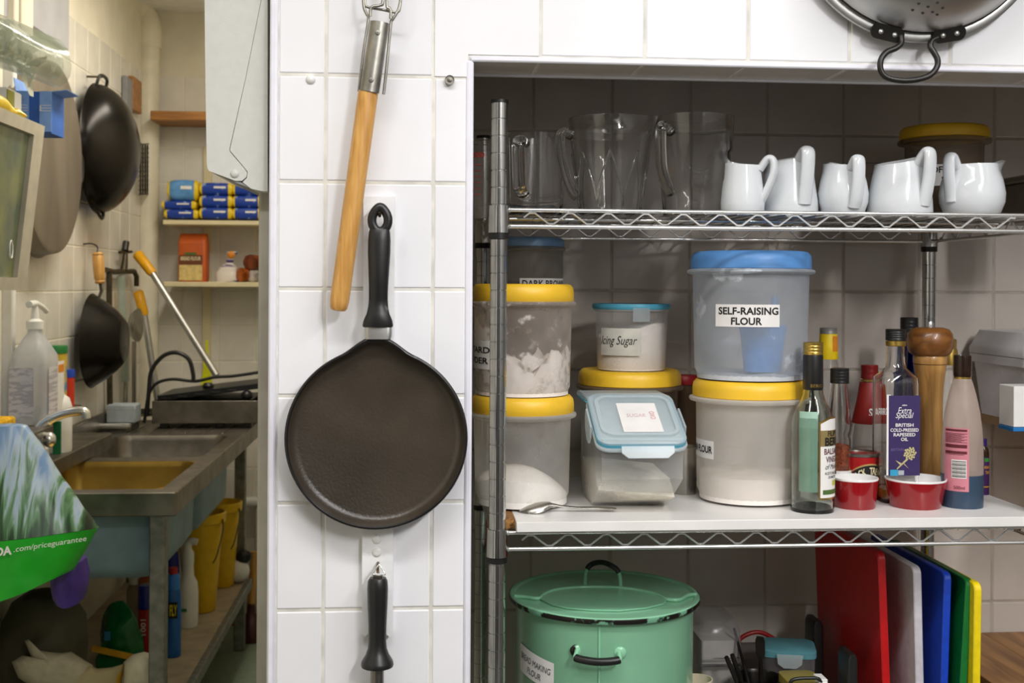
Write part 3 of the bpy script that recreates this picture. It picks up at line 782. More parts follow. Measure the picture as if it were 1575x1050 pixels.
# icing sugar tub standing on a yellow-lidded tub in the second row
S = Spot(968, .395, ZB, 620)
tI0 = tub('storage_tub', 'brownish tub with yellow lid under the icing sugar tub', S, 74, 72, 595, 0, 567, 79, 83, frost('brown_tub_plastic', '8A7760', .6), M_yellow)
heap('brown_powder', pm('brown_powder', '6E563C', .95, var=.1), tI0, tI0['_b'] - .004, .004, 0, lambda x, y: S.z(660))
zI = tI0['_zl'] * .985
S3 = Spot(971, .395, ZB, 520)
tI = thing('clip_lid_tub', 'small clear clip-lid tub with handwritten icing sugar label', 'tub', (S3.loc.x, S3.loc.y, ZB + zI))
zt = S3.z(474) - zI
MB().lathe([(0, .002), (S3.r(47), 0), (S3.r(52), .006), (S3.r(55.5), zt - .006), (S3.r(58), zt - .004), (S3.r(58), zt)], 48).build('body', M_tub, tI, 50)
lo = MB().lathe([(0, zt + .004), (S3.r(50), zt + .004), (S3.r(52), zt + .0075), (S3.r(58.5), zt + .0075), (S3.r(59.5), zt + .003), (S3.r(58.5), zt - .003), (0, zt - .002)], 48).build('lid', M_clip, tI, 40)
MB().lathe([(S3.r(59.3), zt - .001), (S3.r(60.4), zt + .001), (S3.r(60.4), zt + .005), (S3.r(59), zt + .0085), (S3.r(53), zt + .0085)], 48).build('seal', M_aqua, lo, 40)
f = cyl(S3.r(60), R(4), zt - .010, .0005)
patch(f, -.015, .015, -.012, .012, 'clip', M_clip, tI, 8)
heap('icing_sugar', M_powder_w, tI, S3.r(51.5), .003, 0, lambda x, y: S3.z(505) - zI + .012 * (x / .05) + .006 * nz(x, y))
label_on(tI, S3, S3.r(55.2), 921, 974, 503, 544, zI, [], mat=pm('torn_cream_label', 'D8D5C8', .8))
label_on(tI, S3, S3.r(55.4), 921, 972, 510, 536, zI, [('Icing Sugar', 946, 523, 48, 17, .0, .35)], mat=pm('torn_cream_label', 'D8D5C8', .8))

# ------------------------------------------------------------------ slant-fronted container with clip lid
xa = P(926, 735, .075).x; xc_ = P(1051, 735, .075).x
yf = .078; zbend = P(990, 737, yf).z - ZB; zrim = P(990, 690, yf).z - ZB; ybase = G(965, 777, ZB).y; yhinge = .20; ztop = P(970, 607, yhinge).z - ZB; yback = .30
rc = thing('slant_front_container', 'clear slant-front container of cream sugar with clip lid', 'container', ((xa + xc_) / 2, (ybase + yback) / 2, ZB))
ox, oy = rc.location.x, rc.location.y
hw = (xc_ - xa) / 2
def sect(hw_, pts): return [(hw_, y - oy, z) for y, z in pts]
M_cont = frost('clear_container_plastic', 'E6E6E6', .24, .2)
prof = [(ybase, .001), (yf, zbend), (yf, zrim), (yhinge, ztop - .010), (yback, ztop - .010), (yback, .03), (yback - .03, .001)]
mb = MB(); mb.loft([sect(-hw, prof), sect(-hw, prof)][:1] + [sect(hw, prof)], True, True, True)
mb.f = [f_ for f_ in mb.f]
mb.build('body', M_cont, rc, 20)
# sugar inside
ins = .004
z_s = .042
def fr_y(z): return ybase + (yf - ybase) * z / zbend if z < zbend else yf
pin = [(ybase + .004, .004), (fr_y(.035) + .005, .035), (.16, .058), (.24, .060), (yback - .005, .062), (yback - .005, .03), (yback - .032, .004)]
MB().loft([sect(-hw + .002, pin), sect(hw - .002, [(y, z - (.012 if .03 < z and y < .3 else 0)) for y, z in pin])], True, True, True).build('sugar', M_sugar, rc, 40)
# lid plane: from (yf, zrim) up to (yhinge, ztop)
lo_v = Vector((0, yf - .004 - oy, zrim + .002)); hi_v = Vector((0, yhinge - oy, ztop - .008)); vdir = (hi_v - lo_v); LL = vdir.length; vdir.normalize(); nvec = Vector((0, -vdir.z, vdir.y))
def lid_pt(u, v, h): return tuple(lo_v + Vector((u, 0, 0)) + vdir * v + nvec * h)
def lid_slab(u0, u1, v0, v1, h0, h1, rad, ease=.002):
    ring = [(a[0] + (u0 + u1) / 2, a[1] + (v0 + v1) / 2) for a in rnd_ring(u1 - u0, v1 - v0, rad, 5)]
    ring2 = [(a[0] + (u0 + u1) / 2, a[1] + (v0 + v1) / 2) for a in rnd_ring(u1 - u0 - 2 * ease, v1 - v0 - 2 * ease, rad, 5)]
    return MB().loft([[lid_pt(u, v, h0) for u, v in ring], [lid_pt(u, v, h1 - ease) for u, v in ring], [lid_pt(u, v, h1) for u, v in ring2]], True, True, True)
lw = hw + .007
lid_slab(-lw - .002, lw + .002, -.006, LL + .004, -.004, .001, .022).build('flange', M_clip, rc, 40)
ld = lid_slab(-lw, lw, -.003, LL + .004, .006, .011, .020).build('lid', M_clip, rc, 40)
# raised inner panel ring
def ring_slab(u0, u1, v0, v1, wdt, h0, h1, rad):
    mb = MB(); c = ((u0 + u1) / 2, (v0 + v1) / 2)
    o1 = [(a[0] + c[0], a[1] + c[1]) for a in rnd_ring(u1 - u0, v1 - v0, rad, 5)]
    o2 = [(a[0] + c[0], a[1] + c[1]) for a in rnd_ring(u1 - u0 - 2 * wdt, v1 - v0 - 2 * wdt, rad * .7, 5)]
    L1 = lambda o, h: [lid_pt(u, v, h) for u, v in o]
    mb.loft([L1(o1, h0), L1(o1, h1), L1(o2, h1), L1(o2, h0)], True, False, False); return mb
ring_slab(-lw, lw, -.003, LL + .002, .005, .001, .006, .020).build('seal', M_aqua, rc, 40)
ring_slab(-lw + .008, lw - .008, .012, LL - .012, .006, .0105, .0155, .022).build('raised_ring', M_clip, ld, 40)
lid_slab(-lw + .006, lw - .006, .004, .0075, .011, .0125, .0015, .0005).build('moulded_rib', M_clip, ld, 40)
st_ = lid_slab(-.026, .036, .026, LL - .03, .0115, .0121, .001, .0001).build('sticker', M_paper, ld, 30, 'white sticker with faint pink print')
put_text([('SUGAR', .000, (LL) * .52, .030, .010, 0, .2)], lambda u, v: lid_pt(u, v, .0125), 'lettering', pm('faint_pink_ink', 'D9B9BE', .7), st_)
put_text([('OXO', .026, (LL) * .52, .014, .008)], lambda u, v: lid_pt(.026 + (v - LL * .52) * 1, LL * .52 - (u - .026) * 1.6, .0125), 'lettering', pm('pink_ink', 'D58A96', .7), st_)
# front clip and two side clips
MB().prism([(-.040, .002), (.040, .002), (.040, -.008), (.030, -.016), (-.030, -.016), (-.040, -.008)], 0, .004, 'Y', Matrix.Translation((0.006, yf - .013 - oy, zrim + .004)) @ Matrix.Rotation(R(-18), 4, 'X')).build('front_clip', M_clip, rc, 30)
for s in (-1, 1):
    ring = [lid_pt(s * (lw + .006), v, h) for v, h in ((.045, .008), (.100, .008), (.102, -.006), (.092, -.022), (.070, -.030), (.050, -.024), (.043, -.008))]
    ring2 = [lid_pt(s * (lw + .003), v, h) for v, h in ((.045, .008), (.100, .008), (.102, -.006), (.092, -.022), (.070, -.030), (.050, -.024), (.043, -.008))]
    MB().loft([ring, ring2], True, True, True).build('side_clip', M_clip, rc, 30)
# flat rear top
MB().box((0, (yhinge + yback) / 2 - oy + .002, ztop - .006), (lw * 2, yback - yhinge + .01, .008), .002).build('rear_lid', M_clip, rc, 40)
MB().box((0, (yhinge + yback) / 2 - oy + .002, ztop - .0115), (lw * 2 + .001, yback - yhinge + .012, .003), .001).build('rear_seal', M_aqua, rc, 40)

# steel beaker, red-lidded jar behind
S = Spot(1052, .285, ZB, 730)
bk_ = thing('steel_beaker', 'small steel beaker half hidden behind the slant-front container', 'beaker', S.loc)
zt = S.z(686)
MB().lathe([(0, 0), (S.r(18), 0), (S.r(19), .002), (S.r(19.5), zt - .002), (S.r(20.5), zt), (S.r(19.5), zt + .001), (S.r(18.7), zt - .002), (S.r(18), .003), (0, .003)], 36).build('cup', M_steel, bk_, 40)
MB().tube(cr([(.018, -.006, zt * .85), (.028, -.010, zt * .8), (.030, -.010, zt * .45), (.019, -.006, zt * .3)], 4), .002, 8).build('handle', M_steel, bk_, 50)
S = Spot(1056, .44, ZB, 600)
rj = thing('red_lidded_jar', 'brown jar with red lid behind the yellow-lidded flour tub', 'jar', S.loc)
zt = S.z(590)
MB().lathe([(0, 0), (S.r(20), 0), (S.r(22), .004), (S.r(22), zt - .012), (S.r(19), zt - .002), (S.r(19), zt), (0, zt)], 28).build('body', frost('brown_jar_plastic', '7A5C3C', .8), rj, 40)
MB().lathe([(0, zt + .016), (S.r(20), zt + .016), (S.r(22), zt + .013), (S.r(22), zt), (0, zt)], 28).build('lid', pm('red_plastic', 'B01820', .4), rj, 40)
# spoon
sp0 = G(797, 787.5, ZB); sp1 = G(948, 786.5, ZB)
spn = thing('teaspoon', 'steel spoon lying on the white board below the left stack', 'spoon', (sp0 + sp1) / 2)
d = (sp1 - sp0); Ls = d.length; d.normalize(); nn = Vector((-d.y, d.x, 0))
mb = MB(); rings = []
for t, w_, z, dm in ((0, .002, .001, .001), (.03, .009, .0008, .004), (.09, .0155, .0008, .009), (.17, .018, .001, .013), (.25, .0150, .003, .013), (.31, .0085, .007, .009), (.36, .005, .0095, .004), (.43, .0040, .0085, .0022), (.6, .0038, .006, .002), (.8, .0055, .006, .002), (.93, .0072, .0052, .002), (.985, .006, .0048, .0015), (1.0, .002, .0046, .001)):
    c = sp0 + d * (Ls * t) - spn.location
    up_r = [tuple(c + nn * (w_ * math.cos(a)) + Vector((0, 0, z + dm * math.sin(a)))) for a in [PI * k / 8 for k in range(9)]]
    lo_r = [tuple(c + nn * (w_ * .9 * math.cos(a)) + Vector((0, 0, z - .0005 + dm * .75 * math.sin(a)))) for a in [PI - PI * k / 8 for k in range(9)]]
    rings.append(up_r + lo_r)
mb.loft(rings).build('spoon_body', M_steel, spn, 60)

# ================================================================== bottles and the like on the right
def shell(prof, t=.0022, zfl=.005):
    """closed glass wall from an outer profile running bottom to top"""
    inner = [(max(.0005, r - t), max(z, zfl)) for r, z in reversed(prof)]
    inner[0] = (inner[0][0], prof[-1][1])
    return [(0, prof[0][1])] + list(prof) + inner + [(0, zfl)]
def bottle(name, label, cx, Y, pr, mat, parts=(), ym=650, seg=40, cat='bottle', sq=None, wall=.0022, solid=False, bodyname='body'):
    S = Spot(cx, Y, ZB, ym); t = thing(name, label, cat, S.loc)
    prof = [(S.r(a), max(0, S.z(b)) if i else 0) for i, (a, b) in enumerate(pr)]
    fn = None
    if sq:
        def fn(a, r, z):
            if z > sq[1]: return (r * math.cos(a), r * math.sin(a), z)
            n_ = sq[0]; c, s_ = abs(math.cos(a)), abs(math.sin(a)); q = r / ((c ** n_ + s_ ** n_) ** (1 / n_))
            return (q * math.cos(a), q * math.sin(a), z)
    full = ([(0, 0)] + prof + [(0, prof[-1][1])]) if solid else shell(prof, wall)
    MB().lathe(full, seg, (0, 0, 0), fn).build(bodyname, mat, t, 50)
    for nm, pp, mt in parts:
        MB().lathe([(S.r(a), S.z(b)) for a, b in pp], 32).build(nm, mt, t, 40)
    return t, S
def ringcap(r, y0, y1, n=3, d=.5):
    """screw cap with ridges, pixels; y0 = top"""
    out = [(0, y0), (r * .93, y0), (r, y0 + 1)]
    h = (y1 - y0) / (n + 1)
    for i in range(n):
        yy = y0 + h * (i + .7); out += [(r, yy), (r - d, yy + h * .25), (r, yy + h * .5)]
    return out + [(r, y1), (0, y1)]
# balsamic vinegar
t, S = bottle('vinegar_bottle', 'balsamic vinegar bottle with gold cap and white side label', 1250, .125,
    [(29, 789), (32.5, 786), (33, 778), (32.6, 660), (31.5, 645), (27, 630), (19, 616), (15.5, 604), (14.5, 590), (14, 560), (14, 545)], M_glass_g,
    [('capsule', [(14.6, 545), (15.2, 548), (15.6, 596), (14.8, 599), (14.4, 598), (14.4, 545)], M_black), ('cap', ringcap(15.2, 526, 545, 3), M_gold)])
rb = S.r(32.6)
M_lab = pm('cream_label_paper', 'ECEAE6', .5, var=.03)
gl = patch(cyl(rb, R(-32), S.z(691), -.0026), -.016, .016, -.062, .062, 'rear_label', pm('pale_green_label_back', 'A9CFBC', .6, var=.06), t, 10, 'pale green back of a label seen through the glass')
f = cyl(rb, R(48), S.z(698), .0004)
wl = .027
mbp = MB(); top = []; bot = []
for k in range(17):
    u = -wl + 2 * wl * k / 16; q = abs(u) / wl
    top.append(f(u, S.r(57) - .012 * max(0, q - .35) ** 1.2)); bot.append(f(u, -S.r(63)))
edge = MB().loft([[f(-wl * 1.08 + 2.16 * wl * k / 16, -S.r(65)) for k in range(17)], [f(-wl * 1.08 + 2.16 * wl * k / 16, S.r(60) - .012 * max(0, abs(-1.08 + 2.16 * k / 16) - .35) ** 1.2) for k in range(17)]], False, False, False).build('label_edge', M_gold, t, 60)
f2 = cyl(rb, R(48), S.z(698), .0009)
lb = MB().loft([[f2(-wl + 2 * wl * k / 16, -S.r(62)) for k in range(17)], [f2(-wl + 2 * wl * k / 16, S.r(57) - .012 * max(0, abs(-1 + 2 * k / 16) - .35) ** 1.2) for k in range(17)]], False, False, False).build('label', M_lab, t, 60)
f3 = cyl(rb, R(48), S.z(698), .0013)
patch(f3, -wl, wl, S.r(16), S.r(40), 'gold_band', pm('old_gold_print', '8C7A4C', .5), t, 12)
f4 = cyl(rb, R(48), S.z(698), .0018)
put_text([('FILIPPO', 0, S.r(35), .030, S.r(8), .01), ('BERIO', 0, S.r(23), .040, S.r(13), .03)], f4, 'lettering', M_ink, lb)
put_text([('BALSAMIC', 0, S.r(8), .042, S.r(9), .015), ('VINEGAR', 0, S.r(-4), .036, S.r(9), .015)], f3, 'lettering', pm('plum_ink', '5A1E2C', .6), lb)
put_text([('of Modena', 0, S.r(-15), .038, S.r(8), 0, .4), ('ACETO BALSAMICO', 0, S.r(-25), .040, S.r(4.2), .01), ('DI MODENA', 0, S.r(-31), .026, S.r(4.2), .01)], f3, 'lettering', M_ink, lb)
patch(f3, -wl * .85, wl * .85, S.r(-57), S.r(-50), 'green_print', pm('olive_print', '4C6A2C', .6), lb, 8)
patch(f3, -.004, .006, S.r(-44), S.r(-36), 'seal_print', pm('lime_print', 'B9C23A', .6), lb, 6)
put_text([('BERIO', 0, S.z(592), .020, S.r(5), .01)], lambda u, v: cyl(S.r(15.6), R(5), 0, .0004)(u, v), 'lettering', M_gold, t)
# chilli flake grinder
t, S = bottle('chilli_flake_jar', 'ridged clear jar of red chilli flakes with black cap', 1291, .215,
    [(15, 776), (17.5, 772), (17.5, 690), (17.5, 676), (15, 668), (18, 660), (18.5, 652), (16.5, 644), (17, 634), (15, 618), (13, 602), (12, 588)], M_glass,
    [('cap', ringcap(14.2, 566, 589, 4, .4), M_black)])
MB().lathe([(0, .006), (S.r(14.8), .006), (S.r(14.8), S.z(684)), (0, S.z(681))], 24).build('chilli_flakes', pm('chilli_flakes', 'B4561C', .8, var=.3, scale=260, bump=.6, bscale=300, col2='5E1208'), t, 50)
patch(cyl(S.r(17.6), R(15), S.z(740), .0005), -.016, .018, -.020, .020, 'label', M_paper, t, 10)
for q in range(9): patch(cyl(S.r(17.6), R(30), S.z(736), .001), -.006 + q * .0013, -.0054 + q * .0013 + .0004 * (q % 3), -.008, .012, 'barcode_bar', M_ink, t, 1)
# yellow-necked bottle and black-capped bottle behind
t, S = bottle('clear_spirit_bottle', 'bottle with yellow neck band behind the balsamic vinegar', 1274, .41,
    [(26, 770), (29, 765), (29, 630), (26, 605), (18, 575), (14, 553), (13, 530), (12.5, 513)], M_glass,
    [('cap', ringcap(13.2, 504, 513, 1, .3), pm('grey_cap', '9C9A98', .4, .5)), ('neck_band', [(12.8, 513), (13.4, 514), (14.8, 551), (14.4, 552)], pm('yellow_label', 'F0CE10', .5))], ym=560)
patch(cyl(S.r(14), R(28), S.z(528), .0009), -.006, .006, -.014, .014, 'orange_print', pm('orange_print', 'E08A1C', .6), t, 5)
bottle('dark_bottle', 'black-capped bottle glimpsed between flour tub and vinegar bottle', 1240, .44,
    [(17, 770), (19, 765), (19, 630), (17, 612), (11, 597), (9.5, 585)], glass('dark_green_glass', '2C3A2A'), [('cap', ringcap(10.5, 563, 586, 3, .3), M_black)], ym=600)
# red sauce bottle
M_redlab = pm('red_label', '8E1A14', .5, var=.06)
t, S = bottle('sauce_bottle', 'clear sauce bottle with red cap and red neck label', 1337, .345,
    [(29, 772), (32, 768), (32, 690), (31, 672), (26, 650), (19, 618), (14, 592), (12.5, 582)], M_glass,
    [('cap', ringcap(13, 561, 582, 2, .3), pm('dark_red_cap', '7E1513', .4)), ('neck_label', [(14.4, 587), (14.8, 588), (19.4, 617), (26.6, 649), (26.2, 650)], M_redlab)], ym=640)
MB().lathe([(12.9 * S.k, S.z(586)), (13.6 * S.k, S.z(586)), (13.6 * S.k, S.z(583)), (12.9 * S.k, S.z(583))], 24).build('collar', M_gold, t, 40)
put_text([('SARSON', S.r(4), S.z(632), .050, S.r(13), .03)], lambda u, v: cyl(S.r(23.2) + .0006, R(20), 0, 0)(u, v), 'lettering', M_paper, t)
# treacle tin
S = Spot(1322, .235, ZB, 720)
t = thing('treacle_tin', 'round red treacle tin behind the small red ramekin', 'tin', S.loc); zt = S.z(697)
M_tinred = pm('red_tin_print', 'A81518', .35, var=.05)
MB().lathe([(0, 0), (S.r(29.5), 0), (S.r(30), .002), (S.r(30), zt), (0, zt)], 40).build('body', M_tinred, t, 40)
MB().lathe([(0, zt - .001), (S.r(25), zt - .001), (S.r(25.5), zt + .002), (S.r(29), zt + .003), (S.r(31), zt + .001), (S.r(31), zt - .002), (S.r(30), zt - .003), (0, zt - .003)], 40).build('lid_rim', M_steel, t, 40)
fq = cyl(S.r(30), R(12), 0, .0006)
def arc(rad0, rad1, col_, nm, lift, a_=62, par=t):
    f_ = cyl(S.r(30), R(12), 0, lift); mb = MB(); n = 20
    ce = S.z(752)
    rows = [[f_(rad * math.sin(R(-a_ + 2 * a_ * k / n)), ce + rad * math.cos(R(-a_ + 2 * a_ * k / n))) for k in range(n + 1)] for rad in (rad0, rad1)]
    mb.loft(rows, False, False, False); return mb.build(nm, col_, par, 60)
arc(.0, .0470, pm('gold_print', 'BCA060', .5), 'emblem', .0004); ba = arc(.026, .0445, M_ink, 'banner', .0008)
f_ = cyl(S.r(30), R(12), 0, .0013); mb = MB()
word = 'BLACK TREACLE'
for i, ch in enumerate(word):
    if ch == ' ': continue
    vv, ff = text_geo(ch, .02); a_ = R(-62 + 124 * (i + .5) / len(word)); ce = S.z(752)
    def q(u, v): rad = .0352 + v; return f_(rad * math.sin(a_) + u * math.cos(a_), ce + rad * math.cos(a_) - u * math.sin(a_))
    mb.add([q(v[0] * .0062 * (0.4 if ch == 'I' else 1), v[1] * .012) for v in vv], ff)
mb.build('lettering', pm('cream_print', 'E5D8AE', .6), ba, 0)
# rapeseed oil
S0 = Spot(1377, .205, ZB, 650)
t, S = bottle('rapeseed_oil_bottle', 'square clear oil bottle with purple rapeseed oil label', 1377, .205,
    [(25, 774), (28, 770), (28.5, 760), (28.5, 590), (27.5, 580), (22, 571), (15.5, 565), (14.2, 556), (13.6, 540), (13.4, 532)], M_glass,
    [('cap', ringcap(15.4, 506, 523, 4, .4), M_black), ('cap_ring', [(14, 524), (15.2, 524), (15.2, 531), (14, 532)], M_gold)], sq=(7, S0.z(578)))
hwid = S.r(25); yfr = -S.r(28.5) - .0007
flat = lambda u, v: (u, yfr, v)
MB().loft([[(x * .9, y * .9, .006) for x, y in rnd_ring(S.r(52), S.r(52), .008)], [(x * .9, y * .9, S.z(768) * 0 + .020) for x, y in rnd_ring(S.r(52), S.r(52), .008)]], True, True, True).build('oil', pm('golden_oil', 'B8791A', .2), t, 40)
wl_ = MB().box((S.r(-22.5), yfr + .0004, S.z(665)), (S.r(6), .0004, S.r(122))).build('back_label', M_paper, t, 0)
M_purple = pm('purple_label', '36275C', .5, var=.04)
lb = MB().box((S.r(2), yfr, S.z(666)), (S.r(49), .0006, S.r(121))).build('label', M_purple, t, 0)
ft = lambda u, v: (u, yfr - .0006, v)
cxl = S.r(2)
put_text([('BRITISH', cxl, S.z(650), S.r(28), S.r(5.2), .02), ('COLD-PRESSED', cxl, S.z(657.5), S.r(44), S.r(5.2), .02), ('RAPESEED', cxl, S.z(664.5), S.r(34), S.r(5.2), .02), ('OIL', cxl, S.z(671.5), S.r(11), S.r(5.2), .02)], ft, 'lettering', M_paper, lb)
put_text([('ASDA', cxl, S.z(620), S.r(8), S.r(2.2), .03), ('Extra', cxl, S.z(628), S.r(21), S.r(10), .0, .3), ('Special', cxl, S.z(636.5), S.r(28), S.r(11), 0, .3)], ft, 'lettering', M_paper, lb)
mb = MB()
M_flower = pm('pale_gold_print', 'C9BE86', .6)
for i in range(26):
    a = i * 2.4; rr = S.r(9.5) * math.sqrt(i / 26); c = (S.r(11) + rr * math.cos(a), S.z(693) + rr * math.sin(a))
    ring = [(c[0] + S.r(1.7) * math.cos(2 * PI * k / 7), yfr - .0007, c[1] + S.r(1.7) * math.sin(2 * PI * k / 7)) for k in range(7)]
    mb.add(ring, [tuple(range(7))])
mb.add([(S.r(6), yfr - .0007, S.z(700)), (S.r(8), yfr - .0007, S.z(702)), (S.r(-9), yfr - .0007, S.z(717)), (S.r(-10), yfr - .0007, S.z(715.5))], [(0, 1, 2, 3)])
mb.add([(S.r(0), yfr - .0007, S.z(706)), (S.r(9), yfr - .0007, S.z(716)), (S.r(2), yfr - .0007, S.z(710))], [(0, 1, 2)])
mb.add([(S.r(-2), yfr - .0007, S.z(708)), (S.r(-12), yfr - .0007, S.z(703)), (S.r(-4), yfr - .0007, S.z(711))], [(0, 1, 2)])
mb.build('flower_print', M_flower, lb, 0)
MB().box((S.r(-14), yfr - .0005, S.z(722)), (S.r(12), .0004, S.r(9))).build('cyan_print', pm('cyan_print', '2F9FC6', .6), lb, 0)
MB().box((S.r(-3), yfr - .0005, S.z(722)), (S.r(9), .0004, S.r(7))).build('grey_print', pm('grey_print', 'AEB4BA', .6), lb, 0)
put_text([('BRITAIN', S.r(-9), S.z(687), S.r(20), S.r(4), 0, .15)], ft, 'lettering', pm('faint_lilac_ink', '6E6292', .6), lb)
# blue glass bottle behind the pepper mill
bottle('blue_glass_bottle', 'dark blue glass bottle with black cap behind pepper mill', 1398, .375,
    [(22, 770), (25, 765), (25, 600), (22, 575), (16, 555), (14, 535), (13, 515)], glass('cobalt_glass', '1B3FA0'), [('cap', ringcap(13.4, 488, 515, 4, .4), M_black)], ym=600)
# pepper mill
M_mill = wood('turned_mill_wood', 'C99A5A', '8F6430', 'Z', 3.2, .35, 16, .15)
M_mill_d = wood('dark_mill_head_wood', '94602C', '5B3514', 'X', 3.0, .35, 18, .2)
S = Spot(1430, .255, ZB, 640)
t = thing('pepper_mill', 'tall turned wooden pepper mill among the bottles', 'pepper mill', S.loc)
MB().lathe([(0, 0)] + [(S.r(a), max(0, S.z(b))) for a, b in ((27, 775), (28.5, 770), (28, 740), (26, 715), (22.5, 690), (20, 665), (18.8, 640), (19, 615), (20.5, 590), (23, 570), (24.5, 560))] + [(0, S.z(560))], 48).build('body', M_mill, t, 50)
MB().lathe([(0, S.z(560))] + [(S.r(a), S.z(b)) for a, b in ((24.6, 559), (25.2, 556), (25, 548), (24, 546))] + [(0, S.z(546))], 48).build('collar', M_mill, t, 40)
MB().lathe([(0, S.z(546))] + [(S.r(a), S.z(b)) for a, b in ((26, 546), (31, 542), (33.8, 534), (34.5, 524), (33, 513), (28, 506), (20, 503.5), (8, 503))] + [(0, S.z(503))], 48).build('head', M_mill_d, t, 50)
MB().lathe([(0, S.z(494)), (S.r(3), S.z(494)), (S.r(4.5), S.z(497)), (S.r(4), S.z(503)), (0, S.z(503))], 16).build('knob', M_chrome, t, 40)
# gold-capped bottle
bottle('gold_capped_bottle', 'clear bottle with tall gold cap behind squeezy bottle', 1460, .365,
    [(24, 772), (26, 768), (26, 640), (24, 615), (17, 590), (12.5, 570), (11.5, 559)], M_glass, [('cap', [(0, 521), (9.5, 521), (10.5, 523), (10.5, 528), (10, 530), (10.6, 532), (10, 534), (11, 537), (12, 540), (12.4, 561), (0, 561)], M_gold)], ym=620)
# squeezy bottle with blue liquid
M_sq = frost('squeezy_bottle_plastic', 'DCC8BC', .50, .4)
t, S = bottle('squeezy_bottle', 'frosted squeezy bottle holding blue liquid with pink label', 1480, .150,
    [(27, 783), (30.5, 780), (31, 770), (31, 700), (30.5, 680), (29, 660), (25.5, 632), (20, 606), (15, 588), (12.8, 582)], M_sq,
    [('cap', [(0, 549), (10, 550), (11, 546), (13.2, 546), (13.5, 549), (13.5, 576), (12.8, 579), (0, 579)], pm('dark_brown_cap', '2A1A12', .22, var=.3)), ('neck_ring', [(11.5, 578), (12.8, 578.5), (12.8, 582.5), (11.5, 583)], M_gold)], solid=True)
MB().lathe([(S.r(27.3), -.0001 + .0003), (S.r(30.7), S.z(780)), (S.r(31.2), S.z(770)), (S.r(31.2), S.z(727.5)), (S.r(30.5), S.z(727))], 40).build('liquid', pm('blue_liquid', '34475C', .35, var=.05), t, 40)
M_pink = pm('pink_label', 'CC7F8C', .55, var=.06)
lb = label_on(t, S, S.r(31), 1449.6, 1476, 655, 751, 0, [], mat=M_pink)
k = S.k; f_ = cyl(S.r(31.0), (math.asin(-30.4 / 31) + math.asin(-4 / 31)) / 2, 0, .0011)
M_maroon = pm('maroon_print', '5E1A26', .6)
for y0, y1 in ((657, 660), (680, 685), (690, 694)): patch(f_, -.017, .017, S.z(y1), S.z(y0), 'print_bar', M_maroon, lb, 6)
for q in range(11): patch(f_, -.017, .017 - .004 * (q % 3), S.z(663.6 + q * 1.5 + (17 if q > 9 else 0)), S.z(663 + q * 1.5 + (17 if q > 9 else 0)), 'print_line', M_maroon, lb, 4)
patch(f_, -.006, .0165, S.z(731), S.z(703), 'barcode_panel', M_paper, lb, 4)
f_ = cyl(S.r(31.0), (math.asin(-30.4 / 31) + math.asin(-4 / 31)) / 2, 0, .0016)
for q in range(13): patch(f_, -.005, .0155, S.z(729.3 - q * 1.95), S.z(728.5 - q * 1.95 + .3 * (q % 3 - 1)), 'barcode_bar', M_ink, lb, 3)
put_text([('500ml', .006, S.z(745), .016, S.r(5))], f_, 'lettering', M_maroon, lb)
# little purple bottle
t, S = bottle('small_purple_bottle', 'little purple-labelled bottle at the board edge beside squeezy bottle', 1512, .25,
    [(7.5, 773), (8.6, 771), (8.6, 695), (8, 690), (5, 686), (4.5, 684)], pm('brown_syrup_glass', '3A2314', .15), [('cap', ringcap(5.6, 674, 685, 2, .3), pm('purple_cap', '3A2370', .4)), ('label', [(8.7, 702), (8.95, 703), (8.95, 759), (8.7, 760)], pm('purple_wrap_label', '46205E', .5))], solid=True, ym=720)
put_text([('MANGO', .0015, S.z(717), .010, S.r(5), .02), ('TINE', .002, S.z(725), .008, S.r(5), .02)], cyl(S.r(8.95), R(5), 0, .0005), 'lettering', pm('orange_ink', 'E0A030', .6), t)
patch(cyl(S.r(8.95), R(0), S.z(747), .0005), -.007, .009, -.001, .001, 'orange_line', pm('orange_ink', 'E0A030', .6), t, 6)
patch(cyl(S.r(8.95), R(10), S.z(706), .0005), -.004, .005, -.003, .003, 'green_print', pm('green_print', '3E9A3A', .6), t, 6)
# ramekins
def ramekin(label, cx, Y, rt, rb, yt):
    S = Spot(cx, Y, ZB, 755); t = thing('ramekin', label, 'ramekin', S.loc, 0, 'red ramekins'); zt = S.z(yt); a, b = S.r(rt), S.r(rb)
    MB().lathe([(0, .003), (b * .8, .003), (b * .82, 0), (b * .96, 0), (b, .003), (b + (a - b) * .45, zt * .5), (a * .985, zt * .86), (a * .99, zt * .93)], 56).build('outside', M_red, t, 50)
    MB().lathe([(a * .99, zt * .93), (a, zt * .97), (a * .985, zt), (a * .96, zt * .99), (a * .94, zt * .9), (b * .9, .010), (b * .7, .006), (0, .006)], 56).build('white_inside', M_white_in, t, 50, 'white glazed rim and inside')
ramekin('small red ramekin with white inside beside vinegar bottle', 1315, .150, 35, 31, 733)
ramekin('larger red ramekin with white inside in front of pepper mill', 1408, .152, 46, 38.5, 734)
